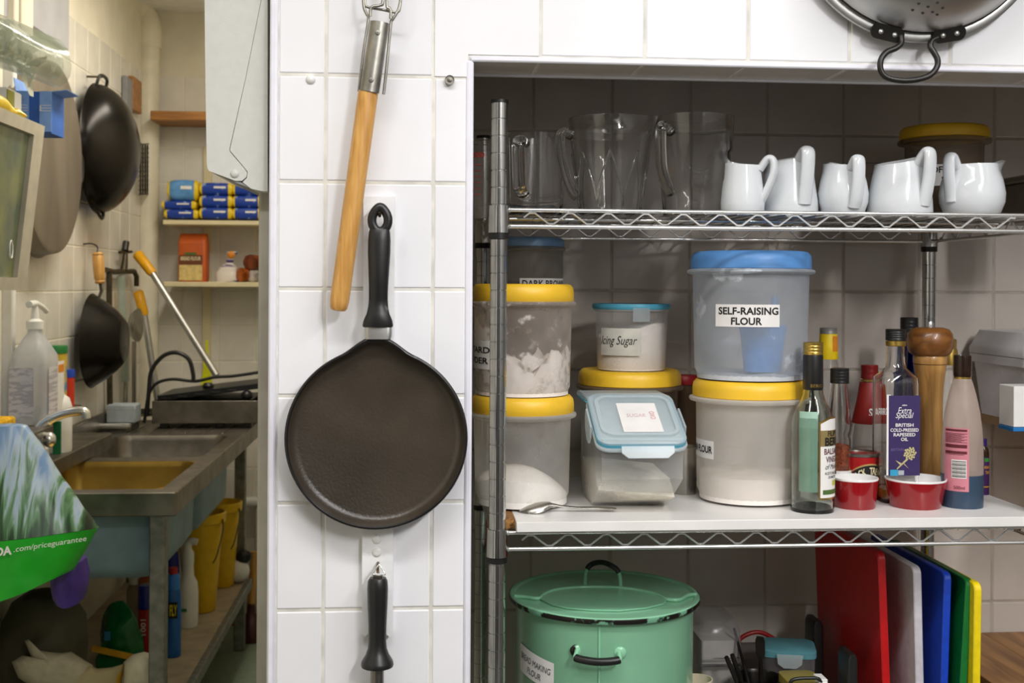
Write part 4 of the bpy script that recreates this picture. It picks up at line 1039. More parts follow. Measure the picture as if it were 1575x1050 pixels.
# ================================================================== top shelf
ZD = ZT + .0006
def dirv(phi): return Vector((math.sin(R(phi)), -math.cos(R(phi)), 0))
def jug(label, cx, Y, pr, hphi, hpts, hr, spout_phi, spout, slope, mat=M_porcelain, wall=.004, name='milk_jug', group='white porcelain jugs', sq=1.7, ym=290, seg=48, cat='jug'):
    """pr = (half width, y) px from base to rim. hpts = (out px from axis, y px) for the handle centre line"""
    S = Spot(cx, Y, ZD, ym); t = thing(name, label, cat, S.loc, 0, group)
    prof = [(S.r(a), max(0, S.z(b))) for a, b in pr]; prof[0] = (prof[0][0], 0)
    zt = prof[-1][1]; sd = dirv(spout_phi)
    def fn(a, r, z):
        c = Vector((math.cos(a), math.sin(a), 0)); q = max(0, z / zt); k_ = c.dot(sd)
        w_ = math.exp(-((1 - k_) / .06)) if k_ > 0 else 0
        rr = r + spout * w_ * q ** 6
        return (c.x * rr, c.y * rr, z + slope * k_ * r * q ** 3 + spout * .45 * w_ * q ** 8)
    MB().lathe(shell(prof, wall, .005), seg, (0, 0, 0), fn).build('body', mat, t, 60)
    hd = dirv(hphi)
    pts = cr([hd * S.r(a) + Vector((0, 0, S.z(b))) for a, b in hpts], 6)
    sidev = Vector((hd.y, -hd.x, 0))
    MB().tube(pts, hr * sq, 14, False, 1 / sq, tuple(sidev)).build('handle', mat, t, 60)
    return t, S
jug('white jug with looped handle beside the tall glass jug', 1142, .150, [(30, 330), (33, 326), (34, 312), (32, 290), (29, 270), (28, 252)], 62, [(26, 262), (38, 246), (47, 249), (47, 268), (38, 292), (28, 312)], .0060, 200, .008, .12)
jug('white jug with tall handle facing out, second from the glass jugs', 1213, .188, [(42, 330), (44.5, 326), (44, 310), (40, 285), (37, 262), (35.5, 244)], 15, [(30, 250), (46, 236), (52, 242), (50, 268), (46, 295), (42, 316)], .0072, 115, .006, .20)
jug('smallest round white jug in the middle of the row', 1297, .170, [(28, 330), (32, 327), (37, 312), (38, 298), (35, 280), (31, 265), (30, 253)], 8, [(28, 262), (42, 248), (47, 255), (46, 280), (41, 305), (34, 320)], .0064, 190, .010, .10)
jug('widest white jug with handle turned right, fourth in row', 1384, .165, [(46, 330), (49, 326), (48, 308), (44, 282), (40, 262), (38, 248)], 27, [(34, 256), (50, 238), (56, 243), (55, 270), (50, 298), (45, 318)], .0074, 118, .006, .20)
jug('bellied white pitcher with handle left and lipped spout right', 1495, .170, [(33, 331), (42, 327), (48, 312), (49, 298), (45, 278), (39, 264), (37.5, 254)], -66, [(34, 262), (44, 244), (50, 246), (51, 268), (48, 292), (46, 312)], .0064, 97, .020, .03)
# glass jugs
t, S = jug('large pressed-glass jug with leaf pattern on top shelf', 939, .185, [(45, 331), (49, 328), (50, 318), (54, 285), (59, 240), (62, 212), (64, 207), (63, 204), (65, 184)], -78, [(62, 212), (76, 206), (82, 216), (80, 240), (72, 272), (62, 296), (54, 304)], .0078, 75, .010, 0, M_glass, .005, 'glass_jug', 'glass jugs', 1.2, 255)
def rad_at(pr, S, z):
    q = [(S.r(a), S.z(b)) for a, b in pr]
    for (ra, za), (rb, zb_) in zip(q, q[1:]):
        if za <= z <= zb_: return ra + (rb - ra) * (z - za) / max(1e-6, zb_ - za)
    return q[-1][0]
prj = [(45, 331), (49, 328), (50, 318), (54, 285), (59, 240), (62, 212)]
mb = MB()
for c in (-55, -10, 35, 80, 125, 170, 215, 260):
    for s in (-1, 1):
        pts = []
        for k in range(11):
            q = k / 10; z = S.z(320) + (S.z(236) - S.z(320)) * q
            a = c + s * 22 * math.cos(q * PI / 2) ** 1.1; rr = rad_at(prj, S, z)
            pts.append(dirv(a) * rr + Vector((0, 0, z)))
        mb.tube(pts, .0013, 6)
mb.build('leaf_relief', M_glass, t, 60)
jug('straight stepped glass jug in front of the white jugs', 1068, .190, [(46, 331), (48, 328), (50, 300), (51.5, 281), (54, 279), (55.5, 236), (58, 233), (60, 181)], -52, [(56, 208), (74, 201), (80, 208), (79, 246), (74, 272), (56, 302)], .0082, 120, .010, 0, M_glass, .005, 'glass_jug', 'glass jugs', 1.1, 255)
jug('low glass jug with handle facing out behind the post', 822, .225, [(42, 330), (44, 326), (45, 300), (46, 250), (47, 208)], -28, [(42, 226), (58, 222), (64, 232), (62, 262), (58, 292), (44, 302)], .0082, 150, .008, 0, M_glass, .004, 'glass_jug', 'glass jugs', 1.3, 265)
# plastic measuring jug
S = Spot(741, .30, ZD, 270)
t = thing('plastic_measuring_jug', 'cloudy plastic measuring jug with red scale behind the post', 'measuring jug', S.loc)
zt = S.z(220)
MB().lathe([(0, 0), (S.r(14), 0), (S.r(18), .012), (S.r(24), .04), (S.r(27), zt), (S.r(29), zt + .002), (S.r(26), zt)], 36).build('body', frost('cloudy_jug_plastic', 'B9B2AA', .4), t, 50)
M_redink = pm('red_ink', 'D0301C', .6)
f_ = cyl(S.r(26.4), R(-12), 0, .001)
mk = MB()
put_text([('500', 0, S.z(241), .018, S.r(8), .02)], f_, 'lettering', M_redink, t)
for i in range(6): patch(f_, -.008, .004, S.z(256 + i * 9) - .0005, S.z(256 + i * 9) + .0005, 'scale_mark', M_redink, t, 4)
# yellow-lidded tub at the back and others
S = Spot(1452, .35, ZD, 250)
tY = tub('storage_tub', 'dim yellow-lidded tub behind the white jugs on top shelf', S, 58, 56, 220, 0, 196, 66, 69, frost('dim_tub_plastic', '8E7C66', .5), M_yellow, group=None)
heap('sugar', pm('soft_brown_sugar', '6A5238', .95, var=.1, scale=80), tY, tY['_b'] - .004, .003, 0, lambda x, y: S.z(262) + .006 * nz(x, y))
label_on(tY, S, tY['_a'], 1404, 1478, 258, 290, 0, [('SOFT BROWN', 1446, 266, 70, 10, .025), ('SUGAR', 1449, 281, 40, 10, .025)])
S = Spot(1345, .37, ZD, 270)
t = thing('wooden_tray', 'dark low wooden tray behind the white jugs', 'tray', S.loc)
M_tray = wood('dark_tray_wood', '4A3524', '2A1C12', 'X', 5, .6, 20)
zt = S.z(252); hw_ = S.r(46)
for nm, c, d_ in (('base', (0, 0, .004), (hw_ * 2, .12, .008)), ('side', (-hw_ + .004, 0, zt / 2), (.008, .12, zt)), ('side', (hw_ - .004, 0, zt / 2), (.008, .12, zt)), ('front', (0, -.056, zt * .48), (hw_ * 2 - .016, .008, zt * .96)), ('back', (0, .056, zt * .48), (hw_ * 2 - .016, .008, zt * .96))):
    MB().box(c, d_, .001).build(nm, M_tray, t, 30)
S = Spot(1588, .30, ZD, 300)
t = thing('grey_storage_box', 'grey box cut off at right end of the top shelf', 'box', S.loc)
M_gb = pm('grey_brown_plastic', '7C7268', .5)
zt = S.z(283)
MB().box((0, 0, zt / 2), (S.r(66), .14, zt), .004).build('body', M_gb, t, 30)
MB().box((0, 0, zt + .006), (S.r(70), .15, .012), .003).build('lid', M_gb, t, 30)

# ================================================================== bottom shelf
ZLO = ZLOW + .0006
# enamel flour bin
S = Spot(929, .245, ZLO, 950)
bn = thing('enamel_bin', 'green enamel flour bin with chipped lid on lower shelf', 'bin', S.loc)
M_en = pm('green_enamel', '8FCBA6', .22, var=.04, scale=10, coat=.2)
M_chipd = pm('chipped_green_enamel', '8FCBA6', .25, col2='14120F', lo=.56, hi=.60, scale=26)
M_rimd = pm('dark_chipped_rim', '16130F', .35, col2='6FA586', lo=.55, hi=.60, scale=38)
zl = S.z(913); rb_ = S.r(136); rl_ = S.r(146)
MB().lathe([(0, 0), (rb_ * .96, 0), (rb_ * .985, .006), (rb_, zl - .012), (rb_ * 1.02, zl - .006), (rb_ * 1.02, zl - .002), (0, zl - .002)], 72).build('body', M_en, bn, 40)
MB().lathe([(0, zl), (rl_ * .93, zl), (rl_ * .95, zl + .003), (rl_ * .985, zl + .003), (rl_, zl + .0005), (rl_ * .99, zl - .006), (rl_ * .96, zl - .007), (rl_ * .955, zl - .003), (0, zl - .003)], 72).build('lid', M_en, bn, 40)
MB().lathe([(rl_ * .965, zl - .0075), (rl_ * .995, zl - .0065), (rl_ * 1.006, zl - .001), (rl_ * 1.0, zl + .0015)], 72).build('lid_rim', M_rimd, bn, 50)
def onlid(px, py, h=0): q = G(px, py, S.Z + zl + h) - S.loc; return (q.x, q.y, zl + h)
cl = lambda a, b: (720 + a / 3.663, 780 + b / 3.663)
ridge = [cl(*q) for q in ((262, 500), (330, 505), (395, 513), (420, 492), (480, 468), (560, 456), (650, 450), (750, 450), (850, 453), (950, 466), (1040, 484), (1095, 506), (1125, 519), (1190, 520), (1235, 496), (1285, 490))]
MB().tube(cr([onlid(a, b, .003) for a, b in ridge], 3), .0032, 8).build('hinge_ridge', M_en, bn, 60)
fl_ = [onlid(*q, .001) for q in [cl(*q) for q in ((425, 497), (485, 473), (650, 456), (850, 459), (1038, 490), (1120, 525), (1100, 548), (1000, 572), (850, 586), (700, 583), (560, 572), (470, 552), (405, 520))]]
MB().loft([fl_, [(x, y, z + .0022) for x, y, z in fl_]], True, True, True).build('front_flap', M_en, bn, 30)
hz0 = onlid(*cl(658, 432)); hz1 = onlid(*cl(858, 455))
hp_ = cr([hz0, (hz0[0] + .002, hz0[1], hz0[2] + .022), (hz0[0] + .012, hz0[1], hz0[2] + .034), ((hz0[0] + hz1[0]) / 2, (hz0[1] + hz1[1]) / 2, hz0[2] + .040), (hz1[0] - .012, hz1[1], hz1[2] + .036), (hz1[0] - .002, hz1[1], hz1[2] + .024), hz1], 5)
MB().tube(hp_, .0034, 10).build('lid_handle', M_en, bn, 60)
MB().tube(hp_[6:-6], .0046, 10).build('black_grip', M_black, bn, 60)
f_ = cyl(rb_, 0, 0, 0)
aC = math.asin((899 - 929) * S.k / rb_)
bz = S.z(967)
def bodyp(du, dz, out): a = aC + du / rb_; q = rb_ + out; return (q * math.sin(a), -q * math.cos(a), bz + dz)
hp_ = cr([bodyp(-.032, .008, -.002), bodyp(-.031, .004, .010), bodyp(-.028, 0, .016), bodyp(0, -.002, .019), bodyp(.028, 0, .016), bodyp(.031, .004, .010), bodyp(.032, .008, -.002)], 5)
MB().tube(hp_, .0036, 10).build('side_handle', M_en, bn, 60)
MB().tube(hp_[9:-9], .0060, 12).build('black_grip', M_black, bn, 60)
for s in (-1, 1): MB().sphere(bodyp(s * .034, .006, 0), .010, 12, 6, (1, .35, 1)).build('handle_mount', M_chipd, bn, 50)
MB().tube([bodyp(.002, zl - bz - .010, 0), bodyp(.002, .0, 0), bodyp(.002, -bz + .01, -.002)], .0022, 8).build('seam', M_en, bn, 60)
f_ = cyl(rb_, R(-58), S.z(1000), .0006)
def tilt(f0, ang):
    c, s_ = math.cos(ang), math.sin(ang)
    return lambda u, v: f0(u * c - v * s_ * 0, v + u * s_)
ft_ = tilt(f_, R(-8))
lb = patch(ft_, -.044, .044, -.022, .022, 'label', M_paper, bn, 12)
put_text([('BREAD MAKING', 0, .006, .076, .010, 0, .2), ('FLOUR', 0, -.010, .034, .010, 0, .2)], tilt(cyl(rb_, R(-58), S.z(1000), .0012), R(-8)), 'lettering', pm('pencil_ink', '3C3C44', .7), lb)
# chopping boards in a rack
def cboard(label, topx, topy, botx, thick, yf_, col_, length=.305):
    a = P(topx, topy, yf_); b = P(botx, 1050, yf_)
    d = (b - a); zb_ = ZLO + .012; tz = (zb_ - a.z) / d.z; base = a + d * tz
    h = a.z - zb_; lean = math.atan2(a.x - base.x, h)
    t = thing('chopping_board', label, 'chopping board', base, 0, 'coloured chopping boards in the rack')
    th = thick * SC(a); Lh = math.hypot(h, a.x - base.x)
    ring = [(y + length / 2, z + Lh / 2) for y, z in rnd_ring(length, Lh, .012, 4)]
    M4 = Matrix.Rotation(lean, 4, 'Y')
    M4.invert(); M4 = Matrix.Rotation(lean, 4, 'Y')
    e = .0015
    ins = [(y + length / 2, z + Lh / 2) for y, z in rnd_ring(length - 2 * e, Lh - 2 * e, .011, 4)]
    mb = MB(); mb.loft([[(-th / 2, y, z) for y, z in ins], [(-th / 2 + e, y, z) for y, z in ring], [(th / 2 - e, y, z) for y, z in ring], [(th / 2, y, z) for y, z in ins]], True, True, True, M4)
    mb.build('board', pm(label.split()[0] + '_board_plastic', col_, .38, var=.06, scale=60, bump=.15, bscale=400), t, 40)
cboard('red plastic chopping board, leftmost in the rack', 1356, 850, 1363.5, 12.5, .17, 'B90D12')
cboard('white plastic chopping board standing between red and blue boards', 1411, 872, 1415, 13, .15, 'C6C2C8')
cboard('blue plastic chopping board standing in the rack', 1458.5, 881, 1453, 12, .135, '123FB4')
cboard('green plastic chopping board standing beside the yellow board', 1492, 891, 1482.5, 12, .12, '0A6A2B')
cboard('yellow plastic chopping board, rightmost in the rack', 1505, 897, 1502.5, 12, .105, 'E8CE10')
# rack of black dividers
c0 = P(1400, 1000, .3)
rk = thing('board_rack', 'black plastic rack holding the chopping boards', 'rack', (c0.x, .30, ZLO))
xw0 = P(1335, 1050, .17).x - c0.x
MB().box((.02, .02, .005), (.20, .30, .010), .002).build('base', M_black, rk, 30)
for x_, y_, h_, w_ in ((P(1297, 1000, .22).x - c0.x, -.10, P(1297, 1000, .2).z - ZLO, .016), (P(1252, 955, .40).x - c0.x, .10, P(1252, 950, .4).z - ZLO, .018)):
    MB().loft([[(x_ + a_, y_ + b_, z_) for a_, b_ in rnd_ring(w__, .05, .004)] for z_, w__ in ((0, w_ * 1.6), (h_ * .6, w_ * 1.2), (h_ * .97, w_), (h_, w_ * .6))]).build('upright', M_black, rk, 40)
    MB().box((x_ * .5, y_, .006), (abs(x_) + .02, .05, .012), .002).build('crossbar', M_black, rk, 30)
# clear box with white paper
S = Spot(1096, .40, ZLO, 1000)
t = thing('clear_plastic_bin', 'clear plastic bin with pale contents beside the green enamel bin', 'bin', S.loc)
zt = S.z(942); wbx = S.r(66)
M_clear = frost('clear_bin_plastic', 'B9B6B8', .22, .15)
MB().loft([[(x, y, z) for x, y in rnd_ring(wbx * k_, .13 * k_, .018)] for z, k_ in ((.001, .94), (zt * .8, 1.0), (zt * .93, .96), (zt, .75))]).build('body', M_clear, t, 40)
MB().loft([[(x, y, z) for x, y in rnd_ring(wbx * .84, .10, .004)] for z in (.01, S.z(972))]).build('paper_stack', pm('pale_card', 'CFC9C2', .6), t, 30)
MB().box((0, -.068, S.z(1004)), (wbx * 1.02, .006, .004), .001).build('rim_band', pm('grey_band', '5A5654', .4), t, 30)
MB().box((0, -.066, S.z(994)), (wbx * .9, .002, .003), .0005).build('strip', M_chrome, t, 30)
# black pot with utensils
S = Spot(1166, .27, ZLO, 1040)
t = thing('utensil_pot', 'dark round pot full of kitchen utensils on lower shelf', 'pot', S.loc)
zt = S.z(1040); M_pot = pm('dark_pot_metal', '2B2622', .3, .5, var=.2)
MB().lathe([(0, 0), (S.r(30), 0), (S.r(33), .006), (S.r(36), zt - .004), (S.r(38), zt), (S.r(36.5), zt), (S.r(34), zt - .006), (S.r(30), .01), (0, .01)], 36).build('body', M_pot, t, 40)
def utensil(label, name, p0, p1, r_, mat, head=None, cat='utensil'):
    """stick leaning in the pot; p0 inside pot, p1 its visible end: (px, py, Y)"""
    a, b = P(*p0), P(*p1); o = thing(name, label, cat, a)
    MB().tube([Vector((0, 0, 0)), (b - a) * .5, b - a], [r_, r_ * 1.1, r_ * .9], 8).build('handle', mat, o, 60)
    if head:
        d = (b - a).normalized(); q = Matrix.Translation((b - a)) @ d.to_track_quat('Z', 'Y').to_matrix().to_4x4()
        MB().loft([[(x, y, z) for x, y in rnd_ring(w_, .003, .001)] for z, w_ in ((0, head * .4), (.012, head), (.035, head), (.042, head * .7))], True, True, True, q).build('blade', mat, o, 40)
    return o
M_dkw = pm('dark_utensil_plastic', '191513', .45)
utensil('black spoon handle leaning left out of the utensil pot', 'spoon_handle', (1150, 1085, .27), (1117, 1010, .25), .0042, M_dkw)
utensil('second black handle leaning in the utensil pot', 'spatula_handle', (1152, 1085, .28), (1126, 1006, .27), .0042, M_dkw)
utensil('dark slim knife leaning towards the clear tub', 'knife', (1160, 1082, .26), (1129, 966, .36), .0028, M_dkw)
utensil('steel whisk handle standing in the utensil pot', 'whisk_handle', (1172, 1082, .27), (1170, 1015, .26), .004, M_pot, .016)
# red-handled thing behind
S = Spot(1166, .455, ZLO, 1000)
t = thing('basket_with_red_handle', 'grey basket with arched red handle at the back', 'basket', S.loc)
zt = S.z(1000)
MB().loft([[(x, y, z) for x, y in rnd_ring(.11 * k_, .10 * k_, .02)] for z, k_ in ((0, .85), (zt, 1.0))], True, True, True).build('body', pm('dim_grey_plastic', '77706C', .5), t, 40)
MB().tube(cr([(-.045, 0, zt - .01), (-.034, 0, zt + .022), (0, 0, zt + .034), (.034, 0, zt + .018), (.055, 0, zt - .006)], 5), .0042, 10).build('red_handle', pm('red_handle_plastic', '9C1A1A', .4), t, 60)
# clear tub with aqua lid
S = Spot(1212, .325, ZLO, 1010)
t = thing('aqua_lid_box', 'clear food box with aqua clip lid full of small tools', 'food box', S.loc, R(-14))
zt = S.z(998)
MB().loft([[(x, y, z) for x, y in rnd_ring(.086 * k_, .075 * k_, .014)] for z, k_ in ((.001, .9), (zt, 1.02))], True, True, False).build('body', M_clear, t, 40)
MB().loft([[(x, y, z) for x, y in rnd_ring(.092 * k_, .081 * k_, .016)] for z, k_ in ((zt - .004, 1.0), (zt + .006, 1.0), (zt + .008, .95))], True, True, True).build('lid', frost('aqua_lid_plastic', '78BFCB', .75, .3), t, 40)
MB().prism([(-.022, .004), (.022, .004), (.020, -.012), (.010, -.019), (-.010, -.019), (-.020, -.012)], -.047, -.044, 'Y', Matrix.Translation((0, 0, zt))).build('clip', M_clip, t, 30)
for (a, b) in (((-.025, -.02, .05), (.015, -.022, .13)), ((0, -.01, .05), (.034, .0, .15)), ((-.02, .01, .09), (.030, -.02, .115)), ((-.03, .0, .03), (-.015, -.02, .16))):
    MB().tube([a, b], .003, 6).build('small_tool', M_steel, t, 50)
# low tubs at the very bottom of the view
S = Spot(1072, .235, ZLO, 1045)
t = thing('cream_bowl', 'cream bowl peeping out beside the green enamel bin', 'bowl', S.loc); zt = S.z(1043)
MB().lathe([(0, 0), (S.r(14), 0), (S.r(16), .01), (S.r(24), zt), (S.r(22.5), zt), (S.r(15), .014), (0, .012)], 36).build('bowl', pm('cream_glaze', 'DCD0B4', .35), t, 50)
S = Spot(1232, .225, ZLO, 1045)
t = thing('yellow_food_tub', 'low tub with yellow contents below the aqua-lid box', 'tub', S.loc); zt = S.z(1041)
MB().loft([[(x, y, z) for x, y in rnd_ring(.06, .07, .012)] for z in (.001, zt)], True, True, True).build('body', frost('yellow_tub', 'A89848', .7), t, 40)
MB().tube(cr([(-.03, -.036, zt - .01), (-.028, -.038, zt + .008), (0, -.038, zt + .011), (.02, -.038, zt + .006), (.022, -.036, zt - .03)], 4), .003, 8).build('wire_clip', M_black, t, 60)
S = Spot(1262, .20, ZLO, 1045)
t = thing('grey_dial_box', 'small pale ridged box at lower edge before red board', 'box', S.loc); zt = S.z(1040)
MB().box((0, 0, zt / 2), (.014, .03, zt), .001).build('body', M_white_plastic, t, 30)
for i in range(3): MB().box((0, -.0155, zt - .006 - i * .005), (.013, .002, .002), .0005).build('ridge', M_white_plastic, t, 30)

# ================================================================== right end: wall shelf, white box, worktop
M_shelfw = wood('pale_shelf_wood', 'C9A77A', 'A07E52', 'Y', 4, .5, 14)
p0 = P(1512, 633, .54); zs = p0.z
sh = thing('wooden_wall_shelf', 'pale wooden wall shelf carrying the white plastic box', 'shelf', (p0.x, .54, zs - .02))
x1 = XWR - .002
wb(MB().box(((p0.x + x1) / 2, (.16 + YAL - .003) / 2, zs - .010), (x1 - p0.x, YAL - .163, .020), .002), 'plank', M_shelfw, sh, 30)
wb(MB().prism([(YAL - .003, zs - .020), (YAL - .18, zs - .020), (YAL - .003, zs - .16)], p0.x + .30, p0.x + .32, 'X'), 'bracket', M_shelfw, sh, 20)
pb_ = P(1508, 560, .46)
wx = thing('white_plastic_box', 'white lidded plastic box on the wooden wall shelf', 'box', (pb_.x + .15, .42, zs))
hb_ = P(1512, 548, .40).z - zs
M_wp = pm('greyish_white_plastic', 'D2CED0', .4, var=.03)
MB().loft([[(x, y, z) for x, y in rnd_ring(.27 * k_, .22 * k_, .02)] for z, k_ in ((.001, .92), (hb_ * .86, 1.0), (hb_ * .87, 1.05), (hb_, 1.05))], True, True, True).build('body', M_wp, wx, 40)
MB().loft([[(x, y, z) for x, y in rnd_ring(.285 * k_, .235 * k_, .022)] for z, k_ in ((hb_ + .001, 1.0), (hb_ + .012, 1.0), (hb_ + .018, .98), (hb_ + .045, .90))], True, True, True).build('lid', M_wp, wx, 40)
MB().tube(cr([(-.06, 0, hb_ + .040), (-.05, 0, hb_ + .064), (.0, 0, hb_ + .070), (.05, 0, hb_ + .064), (.06, 0, hb_ + .040)], 4), .007, 10).build('blue_handle', pm('blue_handle_plastic', '1D6FA8', .4), wx, 60)
MB().box((-.02, -.118, hb_ * .62), (.018, .012, .03), .003).build('clip', M_white_plastic, wx, 30)
wk = P(1541, 638, .27)
wbk = thing('white_carton', 'small white carton with blue base stripe on wall shelf', 'carton', (wk.x + .035, .25, zs))
hk = P(1545, 592, .25).z - zs
MB().box((0, 0, .004 + hk / 2), (.075, .05, hk - .008), .001).build('carton', M_white_plastic, wbk, 30)
MB().box((0, 0, .004), (.077, .052, .007), .001).build('blue_base', pm('blue_stripe', '2176B8', .5), wbk, 30)
zw = P(1540, 973, YAL - .01).z
wt = thing('wooden_worktop', 'wooden worktop beyond the chopping boards at lower right', 'worktop', (1.38, .30, 0))
M_wt = wood('worktop_wood', 'A97B48', '7E5630', 'Y', 4, .45, 12)
xw_ = P(1512, 1000, .30).x
for i in range(6):
    wd = (XWR - .004 - xw_) / 6
    wb(MB().box((xw_ + wd * (i + .5), (.06 + YAL - .004) / 2, zw - .02), (wd - .001, YAL - .064, .04), .001), 'plank', M_wt, wt, 30)
for x_ in (xw_ + .03, XWR - .04):
    for y_ in (.1, YAL - .05): wb(MB().box((x_, y_, (zw - .04) / 2), (.045, .045, zw - .04), .003), 'leg', M_wt, wt, 30)
# ================================================================== back room
# sink unit along the left wall
ZS = .90
cA = G(270, 757, ZS); cB = G(400, 645, ZS)
XS = (cA.x + cB.x) / 2; Y0 = cA.y; Y1 = cB.y; XS0 = XWL + .006
sink = thing('steel_sink_unit', 'stainless steel double sink on a galvanised stand in back room', 'sink', ((XS + XS0) / 2, (Y0 + Y1) / 2, 0))
ya, yb, yc, yd = G(200, 752, ZS).y, G(200, 709, ZS).y, G(250, 703, ZS).y, G(250, 669, ZS).y
bx0, bx1 = XWL + .10, XS - .045
mb = MB()
def bxx(m_, x0, x1, y0, y1, z0, z1, b=.002): m_.box(((x0 + x1) / 2, (y0 + y1) / 2, (z0 + z1) / 2), (x1 - x0, y1 - y0, z1 - z0), b)
for y0, y1 in ((Y0, ya), (yb, yc), (yd, Y1)): bxx(mb, XS0, XS, y0, y1, ZS - .012, ZS, 0)
for y0, y1 in ((ya, yb), (yc, yd)): bxx(mb, XS0, bx0, y0, y1, ZS - .012, ZS, 0); bxx(mb, bx1, XS, y0, y1, ZS - .012, ZS, 0)
wb(mb, 'top', M_steel_dull, sink, 0)
wb(MB().box(((XS0 + XS) / 2, Y0 + .003, ZS - .030), (XS - XS0 + .003, .012, .062), .003), 'front_apron', M_steel_dull, sink, 30)
wb(MB().box((XS - .003, (Y0 + .010 + Y1) / 2, ZS - .030), (.012, Y1 - Y0 - .006, .062), .003), 'side_apron', M_steel_dull, sink, 30)
wb(MB().box((XS0 + .008, (Y0 + Y1) / 2, ZS + .03), (.012, Y1 - Y0, .07), .002), 'upstand', M_steel_dull, sink, 30)
M_bowl_y = pm('yellow_brown_steel_bowl', 'A98A3C', .38, .7, var=.12, scale=12)  # yellow-brown tint for the near bowl only
M_bowl_o = pm('blue_grey_bowl_underside', '7F97A3', .55, .1, var=.10, scale=10)
for (y0, y1, mi) in ((ya, yb, M_bowl_y), (yc, yd, M_steel_dull)):
    c = ((bx0 + bx1) / 2, (y0 + y1) / 2); w_, d_ = bx1 - bx0, y1 - y0
    ring = lambda k_, z, e=0: [(c[0] + x, c[1] + y, z) for x, y in rnd_ring(w_ * k_ + e, d_ * k_ + e, .05, 5)]
    sq_ = [(c[0] + x, c[1] + y, ZS) for x, y in rnd_ring(w_ + .002, d_ + .002, .001, 5)]
    wb(MB().loft([sq_, ring(1, ZS - .001), ring(.985, ZS - .02), ring(.95, ZS - .20), ring(.85, ZS - .225), ring(.1, ZS - .232)], True, False, True), 'bowl', mi, sink, 50)
    wb(MB().loft([ring(.99, ZS - .062, .004), ring(.965, ZS - .205, .006), ring(.85, ZS - .24), ring(.3, ZS - .242)], True, False, True), 'bowl_underside', M_bowl_o, sink, 50)
for i in range(6):
    x_ = bx0 + .03 + i * (bx1 - bx0 - .06) / 5
    wb(MB().box((x_, (yd + Y1) / 2, ZS + .001), (.008, Y1 - yd - .06, .005), .002), 'drainer_rib', M_steel_dull, sink, 30)
lx = P(244, 900, Y0 + .03).x
ZSH = 1.435 - 442 / 1800 * (Y1 + 1.667)
for x_ in (lx, XWL + .05):
    for y_ in (Y0 + .03, Y1 - .04):
        xx_ = P(369, 900, y_).x if (x_ == lx and y_ > Y0 + .5) else x_
        wb(MB().box((xx_, y_, (ZS - .06) / 2), (.041, .041, ZS - .06), .003), 'leg', M_galv, sink, 30)
wb(MB().box(((lx + XWL + .03) / 2, (Y0 + Y1) / 2, ZSH - .008), (lx - XWL - .02, Y1 - Y0 - .06, .014), .001), 'lower_shelf', pm('pale_ply_shelf', 'B4A48A', .7, var=.1, scale=14), sink, 30)
wb(MB().box((lx + .012, (Y0 + Y1) / 2, ZSH - .018), (.022, Y1 - Y0 - .06, .036), .002), 'shelf_rail', M_galv, sink, 30)
wb(MB().box(((lx + XWL + .05) / 2, Y1 - .04, .12), (lx - XWL - .06, .03, .03), .002), 'rear_rail', M_galv, sink, 30)
wb(MB().box((lx - .10, Y1 - .04, .15), (.03, .03, .24), .002), 'rear_strut', M_galv, sink, 30)
# tap
tp = P(66, 700, Y0 + .34); tp = W(66, 690, XWL + .13); Yt = tp.y
tap = thing('chrome_tap', 'curved chrome tap over the near sink bowl', 'tap', tp)
pts = [P(q[0], q[1], Yt + q[2]) for q in ((66, 692, 0), (60, 672, 0), (63, 655, 0), (80, 643, 0), (102, 635, 0), (122, 632, 0), (131, 634, 0), (132.5, 643, 0))]
wb(MB().tube(cr(pts, 5), [.017] * 1 + [.015] * 14 + [.013] * 21, 12), 'spout', M_chrome, tap, 60)
q = P(76, 676, Yt - .03); wb(MB().sphere(q, .018, 12, 8, (1, 1, 1.2)), 'valve_knob', M_chrome, tap, 60)
wb(MB().lathe([(0, 0), (.026, 0), (.024, .014), (.016, .03), (0, .03)], 20, (P(67, 700, Yt).x, Yt, ZS + .0005)), 'base', M_chrome, tap, 40)
wb(MB().tube([P(67, 704, Yt), P(66, 690, Yt)], .017, 12), 'riser', M_chrome, tap, 60)
# window recess and sill on left wall, glazed panel tipped outward
ZSI = 1.435 - 213 / 1800 * 3.30
mb = MB().box((XWL + .075, 1.22, ZSI - .012), (.15, .90, .024), .003); mb.box((XWL + .036, 1.95, ZSI - .012), (.072, .55, .024), .003)
sill = struct('window_sill_1', mb, M_steel_dull, 30)
M_blue_light_paint = pm('painted_blue_outside_light', '6F8FB8', .2, var=.25, scale=3)  # opaque pane with the blue outside light put into its colour
wn = struct('window_1', MB().box((XWL + .006, 1.15, (ZSI + 2.2) / 2), (.012, .84, 2.2 - ZSI), .002), M_blue_light_paint, 30)
for (c, d_) in (((XWL + .012, 1.60, (ZSI + 2.3) / 2), (.024, .05, 2.3 - ZSI)), ((XWL + .016, 1.70, (ZSI + 2.5) / 2), (.032, .03, 2.5 - ZSI)), ((XWL + .012, .75, (ZSI + 2.2) / 2), (.024, .05, 2.2 - ZSI))):
    MB().box(c, d_, .003).build('frame_post', M_white_plastic if d_[1] < .04 else M_paint, wn, 30)
